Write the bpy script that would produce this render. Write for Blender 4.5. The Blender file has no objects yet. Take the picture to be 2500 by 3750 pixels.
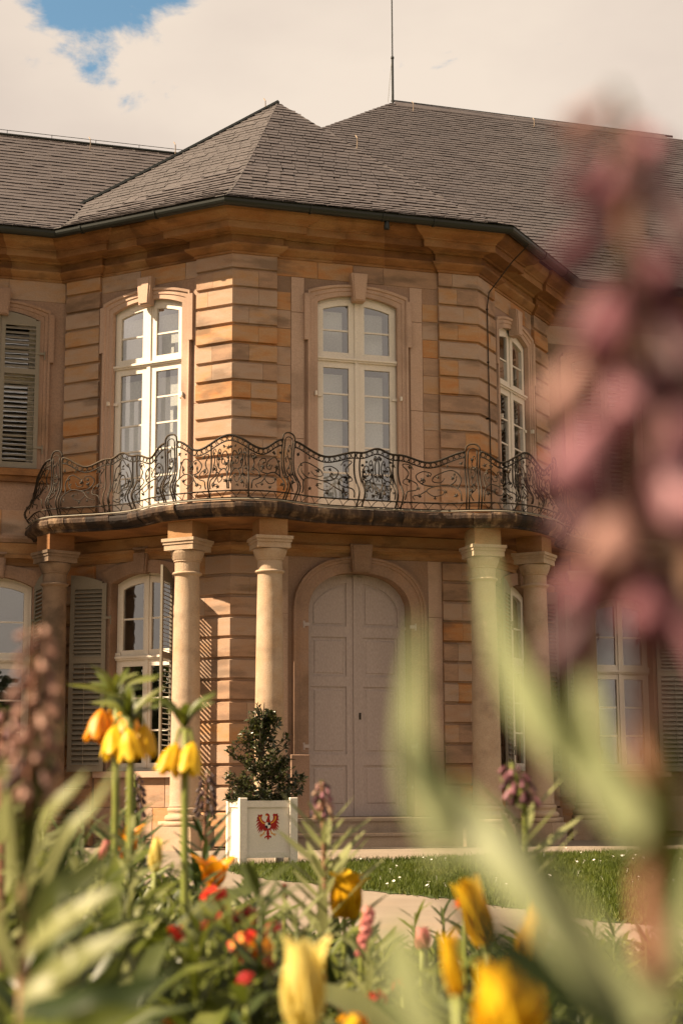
import bpy, math, random
from mathutils import Vector, Matrix
R = math.radians
rng = random.Random(7)
scene = bpy.context.scene
C = scene.collection

# ------------------------------------------------------------------ camera, sky, sun, exposure
FPX, HZ, EYE = 5950.0, 2890.0, 0.9            # focal length and horizon of the 2500 x 3750 photograph, eye height in metres
PITCH, ROLL = math.atan((HZ - 1875) / FPX), R(0.25)
FWD = Vector((0, math.cos(PITCH), math.sin(PITCH)))
UPV = Vector((0, -math.sin(PITCH), math.cos(PITCH)))
RTV = Vector((1, 0, 0))
cam_d = bpy.data.cameras.new('camera')
cam = bpy.data.objects.new('camera', cam_d); C.objects.link(cam); scene.camera = cam
cx = RTV * math.cos(ROLL) - UPV * math.sin(ROLL); cy = RTV * math.sin(ROLL) + UPV * math.cos(ROLL)
m = Matrix((cx, cy, -FWD)).transposed().to_4x4(); m.translation = Vector((0, 0, EYE)); cam.matrix_world = m
cam_d.sensor_fit = 'VERTICAL'; cam_d.sensor_height = 36.0; cam_d.sensor_width = 24.0
cam_d.lens = FPX / 3750 * 36.0
cam_d.clip_start = 0.05; cam_d.clip_end = 3000
cam_d.dof.use_dof = True; cam_d.dof.focus_distance = 25.0; cam_d.dof.aperture_fstop = 6.2; cam_d.dof.aperture_blades = 0

def at(x, y, d):
    """point seen at photo pixel x, y, at d metres in front of the camera"""
    a, b = x - 1250, 1875 - y
    v = FWD * FPX + cx * a + cy * b
    return Vector((0, 0, EYE)) + v * (d / FPX)

ALPHA = R(17.3)                                # the palace front turned from the picture plane
SUN_U, SUN_N, SUN_Z = 1.15, 0.04, -1.0         # travel of the sunlight along the front, out of it, down
ux, uy = math.cos(ALPHA), math.sin(ALPHA)
sun_dir = Vector((SUN_U * ux + SUN_N * uy, SUN_U * uy - SUN_N * ux, SUN_Z)).normalized()
sl = bpy.data.lights.new('sun', 'SUN'); sl.energy = 5.0; sl.angle = R(0.5); sl.color = (1.0, 0.785, 0.535)
so = bpy.data.objects.new('sun', sl); C.objects.link(so)
so.rotation_euler = sun_dir.to_track_quat('-Z', 'Y').to_euler()

w = bpy.data.worlds.new('World'); scene.world = w; w.use_nodes = True
nt = w.node_tree; nt.nodes.clear()
def N(t, **k):
    n = nt.nodes.new(t)
    for a, v in k.items(): setattr(n, a, v)
    return n
L = lambda a, b: nt.links.new(a, b)
out = N('ShaderNodeOutputWorld')
sky = N('ShaderNodeTexSky', sky_type='NISHITA', sun_disc=False)
sky.sun_elevation = math.asin(-sun_dir.z); sky.sun_rotation = math.atan2(-sun_dir.x, -sun_dir.y)
sky.air_density = 1.2; sky.dust_density = 0.6; sky.ozone_density = 2.0
bg_sky = N('ShaderNodeBackground'); bg_sky.inputs[1].default_value = 0.058
hs = N('ShaderNodeMixRGB', blend_type='MULTIPLY'); hs.inputs[0].default_value = 1.0; hs.inputs[2].default_value = (0.80, 0.92, 0.82, 1); L(sky.outputs[0], hs.inputs[1]); L(hs.outputs[0], bg_sky.inputs[0])
tc = N('ShaderNodeTexCoord')
sep = N('ShaderNodeSeparateXYZ'); L(tc.outputs['Generated'], sep.inputs[0])
zc = N('ShaderNodeMath', operation='MAXIMUM'); L(sep.outputs[2], zc.inputs[0]); zc.inputs[1].default_value = 0.0
za = N('ShaderNodeMath', operation='ADD'); L(zc.outputs[0], za.inputs[0]); za.inputs[1].default_value = 0.25
dv = N('ShaderNodeVectorMath', operation='DIVIDE'); L(tc.outputs['Generated'], dv.inputs[0])
cmb = N('ShaderNodeCombineXYZ'); [L(za.outputs[0], cmb.inputs[i]) for i in range(3)]; L(cmb.outputs[0], dv.inputs[1])
n1 = N('ShaderNodeTexNoise'); n1.inputs['Scale'].default_value = 11; n1.inputs['Detail'].default_value = 9; n1.inputs['Roughness'].default_value = 0.58
n1.inputs['Distortion'].default_value = 0.35; L(dv.outputs[0], n1.inputs['Vector'])
n2 = N('ShaderNodeTexNoise'); n2.inputs['Scale'].default_value = 2.2; n2.inputs['Detail'].default_value = 6; L(dv.outputs[0], n2.inputs['Vector'])
# broken cloud: the gap in the cloud deck lies up and to the left, ragged by the noise
gap = (at(400, -60, 1.0) - Vector((0, 0, EYE))).normalized()
ds = N('ShaderNodeVectorMath', operation='DISTANCE'); L(tc.outputs['Generated'], ds.inputs[0]); ds.inputs[1].default_value = gap
gp = N('ShaderNodeMapRange'); L(ds.outputs['Value'], gp.inputs[0])
gp.inputs[1].default_value = 0.02; gp.inputs[2].default_value = 0.082; gp.inputs[3].default_value = -0.14; gp.inputs[4].default_value = 0.42
na = N('ShaderNodeMath', operation='MULTIPLY_ADD'); L(n1.outputs[0], na.inputs[0]); na.inputs[1].default_value = 1.7; na.inputs[2].default_value = -0.35
ad = N('ShaderNodeMath', operation='ADD'); L(na.outputs[0], ad.inputs[0]); L(gp.outputs[0], ad.inputs[1])
cov = N('ShaderNodeMapRange', interpolation_type='SMOOTHSTEP'); L(ad.outputs[0], cov.inputs[0])
cov.inputs[1].default_value = 0.36; cov.inputs[2].default_value = 0.66; cov.inputs[3].default_value = 0.0; cov.inputs[4].default_value = 1.0
cr = N('ShaderNodeValToRGB'); L(n2.outputs[0], cr.inputs[0])
cr.color_ramp.elements[0].position = 0.32; cr.color_ramp.elements[0].color = (0.68, 0.57, 0.49, 1)
cr.color_ramp.elements[1].position = 0.62; cr.color_ramp.elements[1].color = (0.87, 0.74, 0.615, 1)
bg_cl = N('ShaderNodeBackground'); L(cr.outputs[0], bg_cl.inputs[0]); bg_cl.inputs[1].default_value = 0.345
mx = N('ShaderNodeMixShader'); L(cov.outputs[0], mx.inputs[0]); L(bg_sky.outputs[0], mx.inputs[1]); L(bg_cl.outputs[0], mx.inputs[2])
L(mx.outputs[0], out.inputs[0])
vs = scene.view_settings
scene.display_settings.display_device = 'sRGB'
vs.view_transform = 'Standard'; vs.look = 'None'; vs.gamma = 1.0; vs.exposure = 1.6; vs.use_curve_mapping = False
scene.cycles.max_bounces = 5; scene.cycles.diffuse_bounces = 2; scene.cycles.glossy_bounces = 2; scene.cycles.transparent_max_bounces = 8; scene.cycles.use_denoising = True
scene.cycles.use_adaptive_sampling = True; scene.cycles.adaptive_threshold = 0.02; scene.cycles.caustics_reflective = False; scene.cycles.caustics_refractive = False

# ------------------------------------------------------------------ materials
MAT = {}
def material(name, stops, rough=0.8, nscale=3.0, grain=40.0, bump=0.25, bdist=0.01, by_object=0.0, stain=None, spec=0.3,
             stretch=(1, 1, 1), trans=0.0, metal=0.0, coords='Object', mottle=0.5, stain_scale=1.6, stain_lo=0.55):
    """colour from a ramp driven by noise and, by_object, by each piece's own random number; stain = second colour in patches"""
    if name in MAT: return MAT[name]
    mt = bpy.data.materials.new(name); mt.use_nodes = True; t = mt.node_tree; nd = t.nodes; lk = t.links
    b = nd['Principled BSDF']
    tx = nd.new('ShaderNodeTexCoord'); mp = nd.new('ShaderNodeMapping'); mp.inputs['Scale'].default_value = stretch
    lk.new(tx.outputs[coords], mp.inputs['Vector'])
    oi = nd.new('ShaderNodeObjectInfo')
    if by_object:
        sc_ = nd.new('ShaderNodeVectorMath'); sc_.operation = 'SCALE'
        cb = nd.new('ShaderNodeCombineXYZ')
        for i in range(3): lk.new(oi.outputs['Random'], cb.inputs[i])
        lk.new(cb.outputs[0], sc_.inputs[0]); sc_.inputs['Scale'].default_value = 37.0
        va = nd.new('ShaderNodeVectorMath'); va.operation = 'ADD'; lk.new(mp.outputs[0], va.inputs[0]); lk.new(sc_.outputs[0], va.inputs[1])
        vec = va.outputs[0]
    else: vec = mp.outputs[0]
    nz = nd.new('ShaderNodeTexNoise'); nz.inputs['Scale'].default_value = nscale; nz.inputs['Detail'].default_value = 8; nz.inputs['Roughness'].default_value = 0.62
    lk.new(vec, nz.inputs['Vector'])
    ma = nd.new('ShaderNodeMath'); ma.operation = 'MULTIPLY_ADD'; lk.new(nz.outputs[0], ma.inputs[0]); ma.inputs[1].default_value = mottle
    ma.inputs[2].default_value = 0.5 - mottle / 2
    fac = ma.outputs[0]
    if by_object:
        mb = nd.new('ShaderNodeMath'); mb.operation = 'MULTIPLY_ADD'; lk.new(oi.outputs['Random'], mb.inputs[0]); mb.inputs[1].default_value = by_object
        mb.inputs[2].default_value = -by_object / 2
        mc = nd.new('ShaderNodeMath'); mc.operation = 'ADD'; lk.new(fac, mc.inputs[0]); lk.new(mb.outputs[0], mc.inputs[1]); fac = mc.outputs[0]
    rp = nd.new('ShaderNodeValToRGB'); lk.new(fac, rp.inputs[0]); els = rp.color_ramp.elements
    while len(els) < len(stops): els.new(0.5)
    for e, (p_, c_) in zip(els, stops): e.position = p_; e.color = (*c_, 1)
    col = rp.outputs[0]
    if stain:
        sn = nd.new('ShaderNodeTexNoise'); sn.inputs['Scale'].default_value = stain_scale; sn.inputs['Detail'].default_value = 7; lk.new(mp.outputs[0], sn.inputs['Vector'])
        sm = nd.new('ShaderNodeMapRange'); sm.interpolation_type = 'SMOOTHSTEP'; lk.new(sn.outputs[0], sm.inputs[0])
        sm.inputs[1].default_value = stain_lo; sm.inputs[2].default_value = stain_lo + 0.16; sm.inputs[4].default_value = stain[1]
        mi = nd.new('ShaderNodeMixRGB'); lk.new(sm.outputs[0], mi.inputs[0]); lk.new(col, mi.inputs[1]); mi.inputs[2].default_value = (*stain[0], 1); col = mi.outputs[0]
    gn = nd.new('ShaderNodeTexNoise'); gn.inputs['Scale'].default_value = grain; gn.inputs['Detail'].default_value = 5; lk.new(vec, gn.inputs['Vector'])
    gm = nd.new('ShaderNodeMapRange'); lk.new(gn.outputs[0], gm.inputs[0]); gm.inputs[1].default_value = 0.3; gm.inputs[2].default_value = 0.7
    gm.inputs[3].default_value = 0.86; gm.inputs[4].default_value = 1.12
    mm = nd.new('ShaderNodeMixRGB'); mm.blend_type = 'MULTIPLY'; mm.inputs[0].default_value = 1.0; lk.new(col, mm.inputs[1]); lk.new(gm.outputs[0], mm.inputs[2])
    lk.new(mm.outputs[0], b.inputs['Base Color'])
    b.inputs['Roughness'].default_value = rough; b.inputs['Specular IOR Level'].default_value = spec; b.inputs['Metallic'].default_value = metal
    if bump:
        bp = nd.new('ShaderNodeBump'); bp.inputs['Strength'].default_value = bump; bp.inputs['Distance'].default_value = bdist
        lk.new(gn.outputs[0], bp.inputs['Height']); lk.new(bp.outputs[0], b.inputs['Normal'])
    if trans:
        tr = nd.new('ShaderNodeBsdfTranslucent'); lk.new(mm.outputs[0], tr.inputs[0])
        mxs = nd.new('ShaderNodeMixShader'); mxs.inputs[0].default_value = trans
        lk.new(b.outputs[0], mxs.inputs[1]); lk.new(tr.outputs[0], mxs.inputs[2]); lk.new(mxs.outputs[0], nd['Material Output'].inputs[0])
    MAT[name] = mt; return mt

SANDY = [(0.06, (0.2459, 0.1563, 0.1058)), (0.28, (0.3476, 0.2154, 0.1380)), (0.52, (0.3561, 0.2534, 0.1887)), (0.78, (0.3815, 0.2154, 0.1058)), (1.0, (0.3899, 0.1605, 0.0507))]
material('ashlar', SANDY, by_object=0.78, mottle=0.9, stretch=(1, 1, 3.2), nscale=2.2, grain=46, bump=0.35, bdist=0.012, stain=((0.13, 0.085, 0.055), 0.62), stain_lo=0.53, stain_scale=1.1)
material('wall_stone', [(0.2, (0.2385, 0.1461, 0.0997)), (0.5, (0.2890, 0.1862, 0.1330)), (0.8, (0.2963, 0.1643, 0.0873))], nscale=1.3, grain=38, bump=0.35, bdist=0.012, stain=((0.15, 0.095, 0.06), 0.65), stain_lo=0.50, stain_scale=0.8, mottle=0.9)
material('pale_stone', [(0.2, (0.3800, 0.2490, 0.1855)), (0.5, (0.4434, 0.3068, 0.2307)), (0.8, (0.4253, 0.2712, 0.1810))], by_object=0.25, nscale=1.6, grain=55, bump=0.28, bdist=0.01, stain=((0.19, 0.125, 0.085), 0.5), stain_lo=0.52, stain_scale=1.0)
material('orange_stone', [(0.2, (0.1292, 0.0542, 0.0189)), (0.5, (0.2507, 0.1167, 0.0423)), (0.8, (0.3039, 0.1750, 0.0799))], nscale=1.5, grain=40, bump=0.35, bdist=0.012, stain=((0.09, 0.045, 0.02), 0.55), stain_lo=0.52, stretch=(1, 1, 2.2), by_object=0.4, mottle=1.0)
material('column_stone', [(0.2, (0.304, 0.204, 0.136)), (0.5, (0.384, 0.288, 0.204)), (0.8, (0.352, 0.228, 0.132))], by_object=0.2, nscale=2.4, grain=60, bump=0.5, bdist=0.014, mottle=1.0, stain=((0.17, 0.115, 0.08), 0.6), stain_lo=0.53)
material('grimy_shaded_column', [(0.2, (0.11, 0.075, 0.05)), (0.5, (0.20, 0.135, 0.09)), (0.8, (0.26, 0.17, 0.10))], nscale=2.4, grain=60, bump=0.4, bdist=0.012, stain=((0.07, 0.05, 0.035), 0.8), stain_lo=0.45, mottle=1.0)  # grime, with the far-left column's shade put into the darker base colour
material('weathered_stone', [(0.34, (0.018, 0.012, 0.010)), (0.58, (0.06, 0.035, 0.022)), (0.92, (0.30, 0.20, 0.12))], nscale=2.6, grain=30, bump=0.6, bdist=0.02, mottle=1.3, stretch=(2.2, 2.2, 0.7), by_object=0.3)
material('step_stone', [(0.2, (0.256, 0.192, 0.14)), (0.6, (0.344, 0.268, 0.2))], nscale=2.5, grain=50, bump=0.35, stain=((0.2, 0.14, 0.10), 0.5))
material('slate', [(0.15, (0.0427, 0.0341, 0.0337)), (0.5, (0.0630, 0.0509, 0.0494)), (0.85, (0.0848, 0.0694, 0.0662))], by_object=0.3, rough=0.55, nscale=1.1, grain=30, bump=0.3, bdist=0.006, spec=0.4, mottle=0.9)
material('slate_under', [(0.2, (0.03, 0.025, 0.022)), (0.8, (0.045, 0.038, 0.034))], rough=0.9)
material('gutter_metal', [(0.2, (0.0060, 0.0080, 0.0070)), (0.8, (0.0150, 0.0180, 0.0150))], rough=0.45, spec=0.4, bump=0.1)
material('iron', [(0.2, (0.012, 0.009, 0.007)), (0.55, (0.025, 0.018, 0.012)), (0.9, (0.09, 0.055, 0.026))], rough=0.62, spec=0.2, nscale=9, bump=0.3, bdist=0.004, by_object=0.3)
material('white_paint', [(0.2, (0.6102, 0.5462, 0.4680)), (0.7, (0.7119, 0.6497, 0.5700))], rough=0.5, nscale=4, grain=80, bump=0.12, bdist=0.004, stain=((0.52, 0.43, 0.33), 0.35), stain_lo=0.62)
material('shutter_paint', [(0.2, (0.1702, 0.148, 0.1147)), (0.7, (0.2146, 0.1887, 0.148))], rough=0.6, nscale=4, grain=70, bump=0.15, bdist=0.004, by_object=0.15, stain=((0.24, 0.19, 0.145), 0.4), stain_lo=0.6)
material('door_paint', [(0.2, (0.3504, 0.2820, 0.2616)), (0.7, (0.4024, 0.3344, 0.3111))], rough=0.55, nscale=3, grain=60, bump=0.15, bdist=0.004, stretch=(1, 1, 0.35), stain=((0.33, 0.26, 0.22), 0.5))
material('curtain', [(0.2, (0.605, 0.572, 0.517)), (0.8, (0.748, 0.704, 0.638))], rough=0.9, nscale=3, bump=0.1)
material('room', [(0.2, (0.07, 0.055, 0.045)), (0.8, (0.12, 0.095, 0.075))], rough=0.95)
material('sand_gravel', [(0.2, (0.1824, 0.1406, 0.1026)), (0.5, (0.2356, 0.19, 0.1444)), (0.8, (0.2736, 0.2242, 0.171))], nscale=0.9, grain=160, bump=0.7, bdist=0.01, mottle=0.9, stain=((0.27, 0.20, 0.14), 0.5), stain_scale=0.7)
material('soil', [(0.2, (0.035, 0.024, 0.016)), (0.8, (0.075, 0.052, 0.034))], nscale=8, grain=60, bump=0.9, bdist=0.03)
material('turf', [(0.2, (0.035, 0.055, 0.012)), (0.8, (0.065, 0.085, 0.02))], nscale=6, grain=60, bump=0.6, bdist=0.02)
material('grass_blade', [(0.2, (0.04, 0.06, 0.0048)), (0.5, (0.068, 0.092, 0.008)), (0.85, (0.152, 0.152, 0.024))], nscale=2.5, grain=30, bump=0, rough=0.6, trans=0.35, mottle=1.1)
material('laurel_leaf', [(0.2, (0.016, 0.022, 0.006)), (0.55, (0.032, 0.040, 0.010)), (0.85, (0.14, 0.12, 0.02))], nscale=11, grain=20, bump=0, rough=0.32, spec=0.5, trans=0.12, mottle=1.2)
material('bark', [(0.2, (0.055, 0.038, 0.025)), (0.8, (0.11, 0.08, 0.055))], nscale=12, bump=0.5)
material('plant_leaf', [(0.2, (0.0440, 0.0576, 0.0064)), (0.5, (0.0800, 0.1000, 0.0112)), (0.85, (0.1920, 0.1920, 0.0360))], nscale=7, grain=25, bump=0, rough=0.42, trans=0.35, by_object=0.4, mottle=0.9)
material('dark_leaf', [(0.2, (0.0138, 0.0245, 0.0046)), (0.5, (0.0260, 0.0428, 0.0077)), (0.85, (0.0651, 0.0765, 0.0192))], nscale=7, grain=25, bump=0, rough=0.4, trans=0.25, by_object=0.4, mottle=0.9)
material('glaucous_leaf', [(0.2, (0.1472, 0.1619, 0.0552)), (0.5, (0.2282, 0.2392, 0.0957)), (0.85, (0.3091, 0.3091, 0.1472))], nscale=6, grain=25, bump=0, rough=0.45, trans=0.4, by_object=0.3, mottle=0.6)
material('pale_leaf', [(0.2, (0.1844, 0.2110, 0.0921)), (0.8, (0.2633, 0.2896, 0.1519))], nscale=6, grain=25, bump=0, rough=0.4, trans=0.45, by_object=0.2, mottle=0.6)
material('green_stem', [(0.2, (0.13, 0.155, 0.03)), (0.8, (0.22, 0.24, 0.055))], nscale=8, bump=0, rough=0.5)
material('purple_stem', [(0.2, (0.20, 0.085, 0.055)), (0.8, (0.32, 0.17, 0.115))], nscale=8, bump=0, rough=0.5)
material('yellow_petal', [(0.15, (0.54, 0.243, 0.0072)), (0.5, (0.702, 0.423, 0.0108)), (0.85, (0.765, 0.522, 0.027))], nscale=22, grain=30, bump=0, rough=0.45, trans=0.35, by_object=0.4, mottle=0.7)
material('pale_yellow_petal', [(0.2, (0.74, 0.56, 0.10)), (0.8, (0.88, 0.80, 0.34))], nscale=18, grain=30, bump=0, rough=0.5, trans=0.4, mottle=0.9)
material('orange_petal', [(0.15, (0.52, 0.14, 0.004)), (0.6, (0.75, 0.30, 0.008)), (0.9, (0.80, 0.42, 0.02))], nscale=20, grain=30, bump=0, rough=0.45, trans=0.3, by_object=0.4, mottle=0.8)
material('red_petal', [(0.15, (0.22, 0.006, 0.005)), (0.6, (0.50, 0.016, 0.006)), (0.9, (0.66, 0.06, 0.01))], nscale=25, grain=30, bump=0, rough=0.5, trans=0.25, by_object=0.5, mottle=0.8)
material('crimson_petal', [(0.15, (0.10, 0.005, 0.008)), (0.8, (0.30, 0.01, 0.014))], nscale=25, grain=30, bump=0, rough=0.5, trans=0.2, by_object=0.5)
material('pink_petal', [(0.15, (0.50, 0.12, 0.12)), (0.8, (0.68, 0.28, 0.25))], nscale=25, grain=30, bump=0, rough=0.5, trans=0.3, by_object=0.5)
material('mauve_bell', [(0.10, (0.0585, 0.0174, 0.0238)), (0.40, (0.2064, 0.0777, 0.0964)), (0.75, (0.3441, 0.1646, 0.1973)), (0.98, (0.3165, 0.1988, 0.1193))], nscale=30, grain=30, bump=0, rough=0.5, trans=0.25, by_object=1.0, mottle=0.6)
material('brown_bell', [(0.10, (0.05, 0.02, 0.018)), (0.45, (0.20, 0.095, 0.07)), (0.95, (0.36, 0.205, 0.15))], nscale=30, grain=30, bump=0, rough=0.5, trans=0.2, by_object=0.9, mottle=0.6)
material('dark_bell', [(0.2, (0.020, 0.009, 0.010)), (0.8, (0.065, 0.030, 0.030))], nscale=30, grain=30, bump=0, rough=0.5, trans=0.1, by_object=0.4)
material('white_petal', [(0.2, (0.7, 0.66, 0.58)), (0.8, (0.82, 0.78, 0.7))], bump=0)
material('crest_red', [(0.2, (0.30, 0.012, 0.010)), (0.8, (0.36, 0.018, 0.012))], bump=0, rough=0.5)
material('crest_gold', [(0.2, (0.62, 0.26, 0.025)), (0.8, (0.68, 0.33, 0.04))], bump=0, rough=0.5)
material('crest_black', [(0.2, (0.012, 0.010, 0.012)), (0.8, (0.02, 0.016, 0.018))], bump=0, rough=0.5)
material('crest_white', [(0.2, (0.66, 0.62, 0.56)), (0.8, (0.72, 0.68, 0.62))], bump=0, rough=0.5)

def glass(name, tint, lo):
    mt = bpy.data.materials.new(name); mt.use_nodes = True; t = mt.node_tree; nd = t.nodes; lk = t.links
    nd.remove(nd['Principled BSDF'])
    fr_ = nd.new('ShaderNodeFresnel'); fr_.inputs[0].default_value = 1.55
    a = nd.new('ShaderNodeMath'); a.operation = 'MULTIPLY_ADD'; lk.new(fr_.outputs[0], a.inputs[0]); a.inputs[1].default_value = 1.7; a.inputs[2].default_value = lo; a.use_clamp = True
    tx = nd.new('ShaderNodeTexCoord'); nz = nd.new('ShaderNodeTexNoise'); nz.inputs['Scale'].default_value = 1.7; nz.inputs['Detail'].default_value = 3; lk.new(tx.outputs['Object'], nz.inputs['Vector'])
    bp = nd.new('ShaderNodeBump'); bp.inputs['Strength'].default_value = 0.12; bp.inputs['Distance'].default_value = 0.06; lk.new(nz.outputs[0], bp.inputs['Height'])
    tb = nd.new('ShaderNodeBsdfTransparent'); tb.inputs[0].default_value = (*tint, 1)
    gl = nd.new('ShaderNodeBsdfGlossy'); gl.inputs['Roughness'].default_value = 0.03; gl.inputs[0].default_value = (0.9, 0.9, 0.9, 1); lk.new(bp.outputs[0], gl.inputs['Normal'])
    ms = nd.new('ShaderNodeMixShader'); lk.new(a.outputs[0], ms.inputs[0]); lk.new(tb.outputs[0], ms.inputs[1]); lk.new(gl.outputs[0], ms.inputs[2])
    lk.new(ms.outputs[0], nd['Material Output'].inputs[0]); MAT[name] = mt
glass('glass', (0.88, 0.92, 0.93), 0.17)

# ------------------------------------------------------------------ mesh helpers
class MB:
    def __init__(s): s.v = []; s.f = []; s.smooth = False
    def add(s, vs_, fs):
        o = len(s.v); s.v += [tuple(q) for q in vs_]; s.f += [tuple(i + o for i in f) for f in fs]
    def box8(s, p):                              # eight corners: bottom four then top four, same turn
        s.add(p, [(3, 2, 1, 0), (4, 5, 6, 7), (0, 1, 5, 4), (1, 2, 6, 5), (2, 3, 7, 6), (3, 0, 4, 7)])
    def box(s, a, b):
        (x0, y0, z0), (x1, y1, z1) = a, b
        s.box8([(x0, y0, z0), (x1, y0, z0), (x1, y1, z0), (x0, y1, z0), (x0, y0, z1), (x1, y0, z1), (x1, y1, z1), (x0, y1, z1)])
    def tube(s, pts, r, n=6, cap=True):
        pts = [Vector(p) for p in pts]; k = len(pts)
        rr = r if isinstance(r, (list, tuple)) else [r] * k
        o = len(s.v); ref = None
        for i, p in enumerate(pts):
            t = (pts[min(i + 1, k - 1)] - pts[max(i - 1, 0)])
            if t.length < 1e-9: t = Vector((0, 0, 1))
            t.normalize()
            if ref is None: ref = Vector((0, 0, 1)) if abs(t.z) < 0.9 else Vector((1, 0, 0))
            a = t.cross(ref)
            if a.length < 1e-6: a = t.cross(Vector((0.3, 1, 0.2)))
            a.normalize(); b = t.cross(a); ref = -b if False else a.cross(t) * 1.0
            for j in range(n):
                q = 2 * math.pi * j / n
                s.v.append(tuple(p + a * (rr[i] * math.cos(q)) + b * (rr[i] * math.sin(q))))
        for i in range(k - 1):
            for j in range(n):
                s.f.append((o + i * n + j, o + i * n + (j + 1) % n, o + (i + 1) * n + (j + 1) % n, o + (i + 1) * n + j))
        if cap: s.f.append(tuple(o + j for j in reversed(range(n)))); s.f.append(tuple(o + (k - 1) * n + j for j in range(n)))
    def lathe(s, c, prof, n=24):                # prof: list of (r, z)
        o = len(s.v); c = Vector(c)
        for r_, z in prof:
            for j in range(n):
                q = 2 * math.pi * j / n; s.v.append((c.x + r_ * math.cos(q), c.y + r_ * math.sin(q), c.z + z))
        for i in range(len(prof) - 1):
            for j in range(n):
                s.f.append((o + i * n + j, o + i * n + (j + 1) % n, o + (i + 1) * n + (j + 1) % n, o + (i + 1) * n + j))
        s.f.append(tuple(o + j for j in reversed(range(n)))); s.f.append(tuple(o + (len(prof) - 1) * n + j for j in range(n)))
    def prism(s, poly, vec):                     # poly: list of 3-D points, swept by vec
        k = len(poly); vec = Vector(vec); a = [Vector(p) for p in poly]
        s.add([tuple(p) for p in a] + [tuple(p + vec) for p in a],
              [tuple(range(k)), tuple(reversed(range(k, 2 * k)))] + [(i, k + i, k + (i + 1) % k, (i + 1) % k) for i in range(k)])
    def mesh(s, name, mat, smooth=False):
        me = bpy.data.meshes.new(name); me.from_pydata(s.v, [], s.f)
        mats = mat if isinstance(mat, (list, tuple)) else [mat]
        for q in mats: me.materials.append(MAT[q])
        me.validate(); me.update()
        import bmesh
        bm = bmesh.new(); bm.from_mesh(me); bmesh.ops.recalc_face_normals(bm, faces=bm.faces); bm.to_mesh(me); bm.free()
        if smooth: me.polygons.foreach_set('use_smooth', [True] * len(me.polygons))
        return me
    def build(s, name, mat, parent=None, smooth=False):
        return link(name, s.mesh(name, mat, smooth), parent)
def link(name, data, parent=None):
    o = bpy.data.objects.new(name, data); C.objects.link(o)
    if parent is not None: o.parent = parent
    return o
def empty(name, parent=None, loc=(0, 0, 0), rz=0.0):
    o = link(name, None, parent); o.location = loc; o.rotation_euler = (0, 0, rz); o.empty_display_size = 0.1; return o
def tag(o, label=None, cat=None, group=None, kind=None):
    for k, v in (('label', label), ('category', cat), ('group', group), ('kind', kind)):
        if v: o[k] = v
    return o
def bez(p, n=12):                                # smooth curve through points (Catmull-Rom)
    p = [Vector(q) for q in p]; q = [p[0] * 2 - p[1]] + p + [p[-1] * 2 - p[-2]]; r_ = []
    for i in range(1, len(q) - 2):
        a, b, c_, d = q[i - 1], q[i], q[i + 1], q[i + 2]
        for k in range(n):
            t = k / n
            r_.append(0.5 * ((2 * b) + (c_ - a) * t + (2 * a - 5 * b + 4 * c_ - d) * t * t + (3 * b - a - 3 * c_ + d) * t ** 3))
    r_.append(p[-1]); return r_


# ------------------------------------------------------------------ the ground
def flat(name, pts, z, mat, kind='structure'):
    mb = MB(); mb.v = [(x, y, z) for x, y in pts]; mb.f = [tuple(range(len(pts)))]; o = mb.build(name, mat); return tag(o, kind=kind)
flat('ground', [(-1500, -1500), (1500, -1500), (1500, 1500), (-1500, 1500)], 0.0, 'sand_gravel')
LAWN = [(-1.15, 18.0), (-0.62, 16.6), (0.02, 15.4), (0.55, 14.3), (1.0, 13.5), (1.45, 12.2), (1.85, 11.2), (3.2, 9.6), (6.0, 8.6), (14, 8.4), (14, 26.5), (9, 24.9), (5.5, 23.8), (3.61, 23.2), (1.6, 21.8), (0.2, 20.7), (-1.1, 19.75), (-1.35, 19.0)]
LAWN0 = LAWN; LAWN = []; g = random.Random(9)
for (x0, y0), (x1, y1) in zip(LAWN0, LAWN0[1:] + LAWN0[:1]):
    n = max(1, int(math.hypot(x1 - x0, y1 - y0) / 0.12))
    for i in range(n): LAWN.append((x0 + (x1 - x0) * i / n + g.gauss(0, 0.03), y0 + (y1 - y0) * i / n + g.gauss(0, 0.05)))
flat('lawn', LAWN, 0.006, 'turf')
flat('park_lawn', [(-60, -9), (60, -9), (60, -200), (-60, -200)], 0.004, 'turf')
flat('side_lawn', [(-60, -9), (-7.5, -9), (-7.5, 15), (-9, 21), (-60, 4)], 0.008, 'turf')
BED = [(-7, -4), (7, -4), (7, 5.9), (4, 6.1), (2, 6.6), (0, 6.3), (-1.5, 6.9), (-3.4, 7.4), (-7, 7.0)]
flat('flower_bed_soil', BED, 0.010, 'soil')
def inside(x, y, poly):
    r_ = False; j = len(poly) - 1
    for i in range(len(poly)):
        (xi, yi), (xj, yj) = poly[i], poly[j]
        if (yi > y) != (yj > y) and x < (xj - xi) * (y - yi) / (yj - yi) + xi: r_ = not r_
        j = i
    return r_
mb = MB(); g = random.Random(3); cnt = 0
while cnt < 70000:
    y = g.uniform(10, 24.5); x = g.uniform(-1.5, 0.24 * y + 0.6)
    if not inside(x + g.gauss(0, .05), y + g.gauss(0, .12), LAWN0): continue
    cnt += 1; h = g.uniform(0.035, 0.085) * (1.15 if g.random() < 0.2 else 0.9); a = g.uniform(0, 6.28); w_ = g.uniform(0.004, 0.008); lx, ly = g.gauss(0, 0.025), g.gauss(0, 0.025)
    dx, dy = w_ * math.cos(a), w_ * math.sin(a); o = len(mb.v)
    mb.v += [(x - dx, y - dy, 0.01), (x + dx, y + dy, 0.01), (x + lx, y + ly, 0.01 + h)]; mb.f.append((o, o + 1, o + 2))
me = bpy.data.meshes.new('grass'); me.from_pydata(mb.v, [], mb.f); me.materials.append(MAT['grass_blade'])
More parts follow.
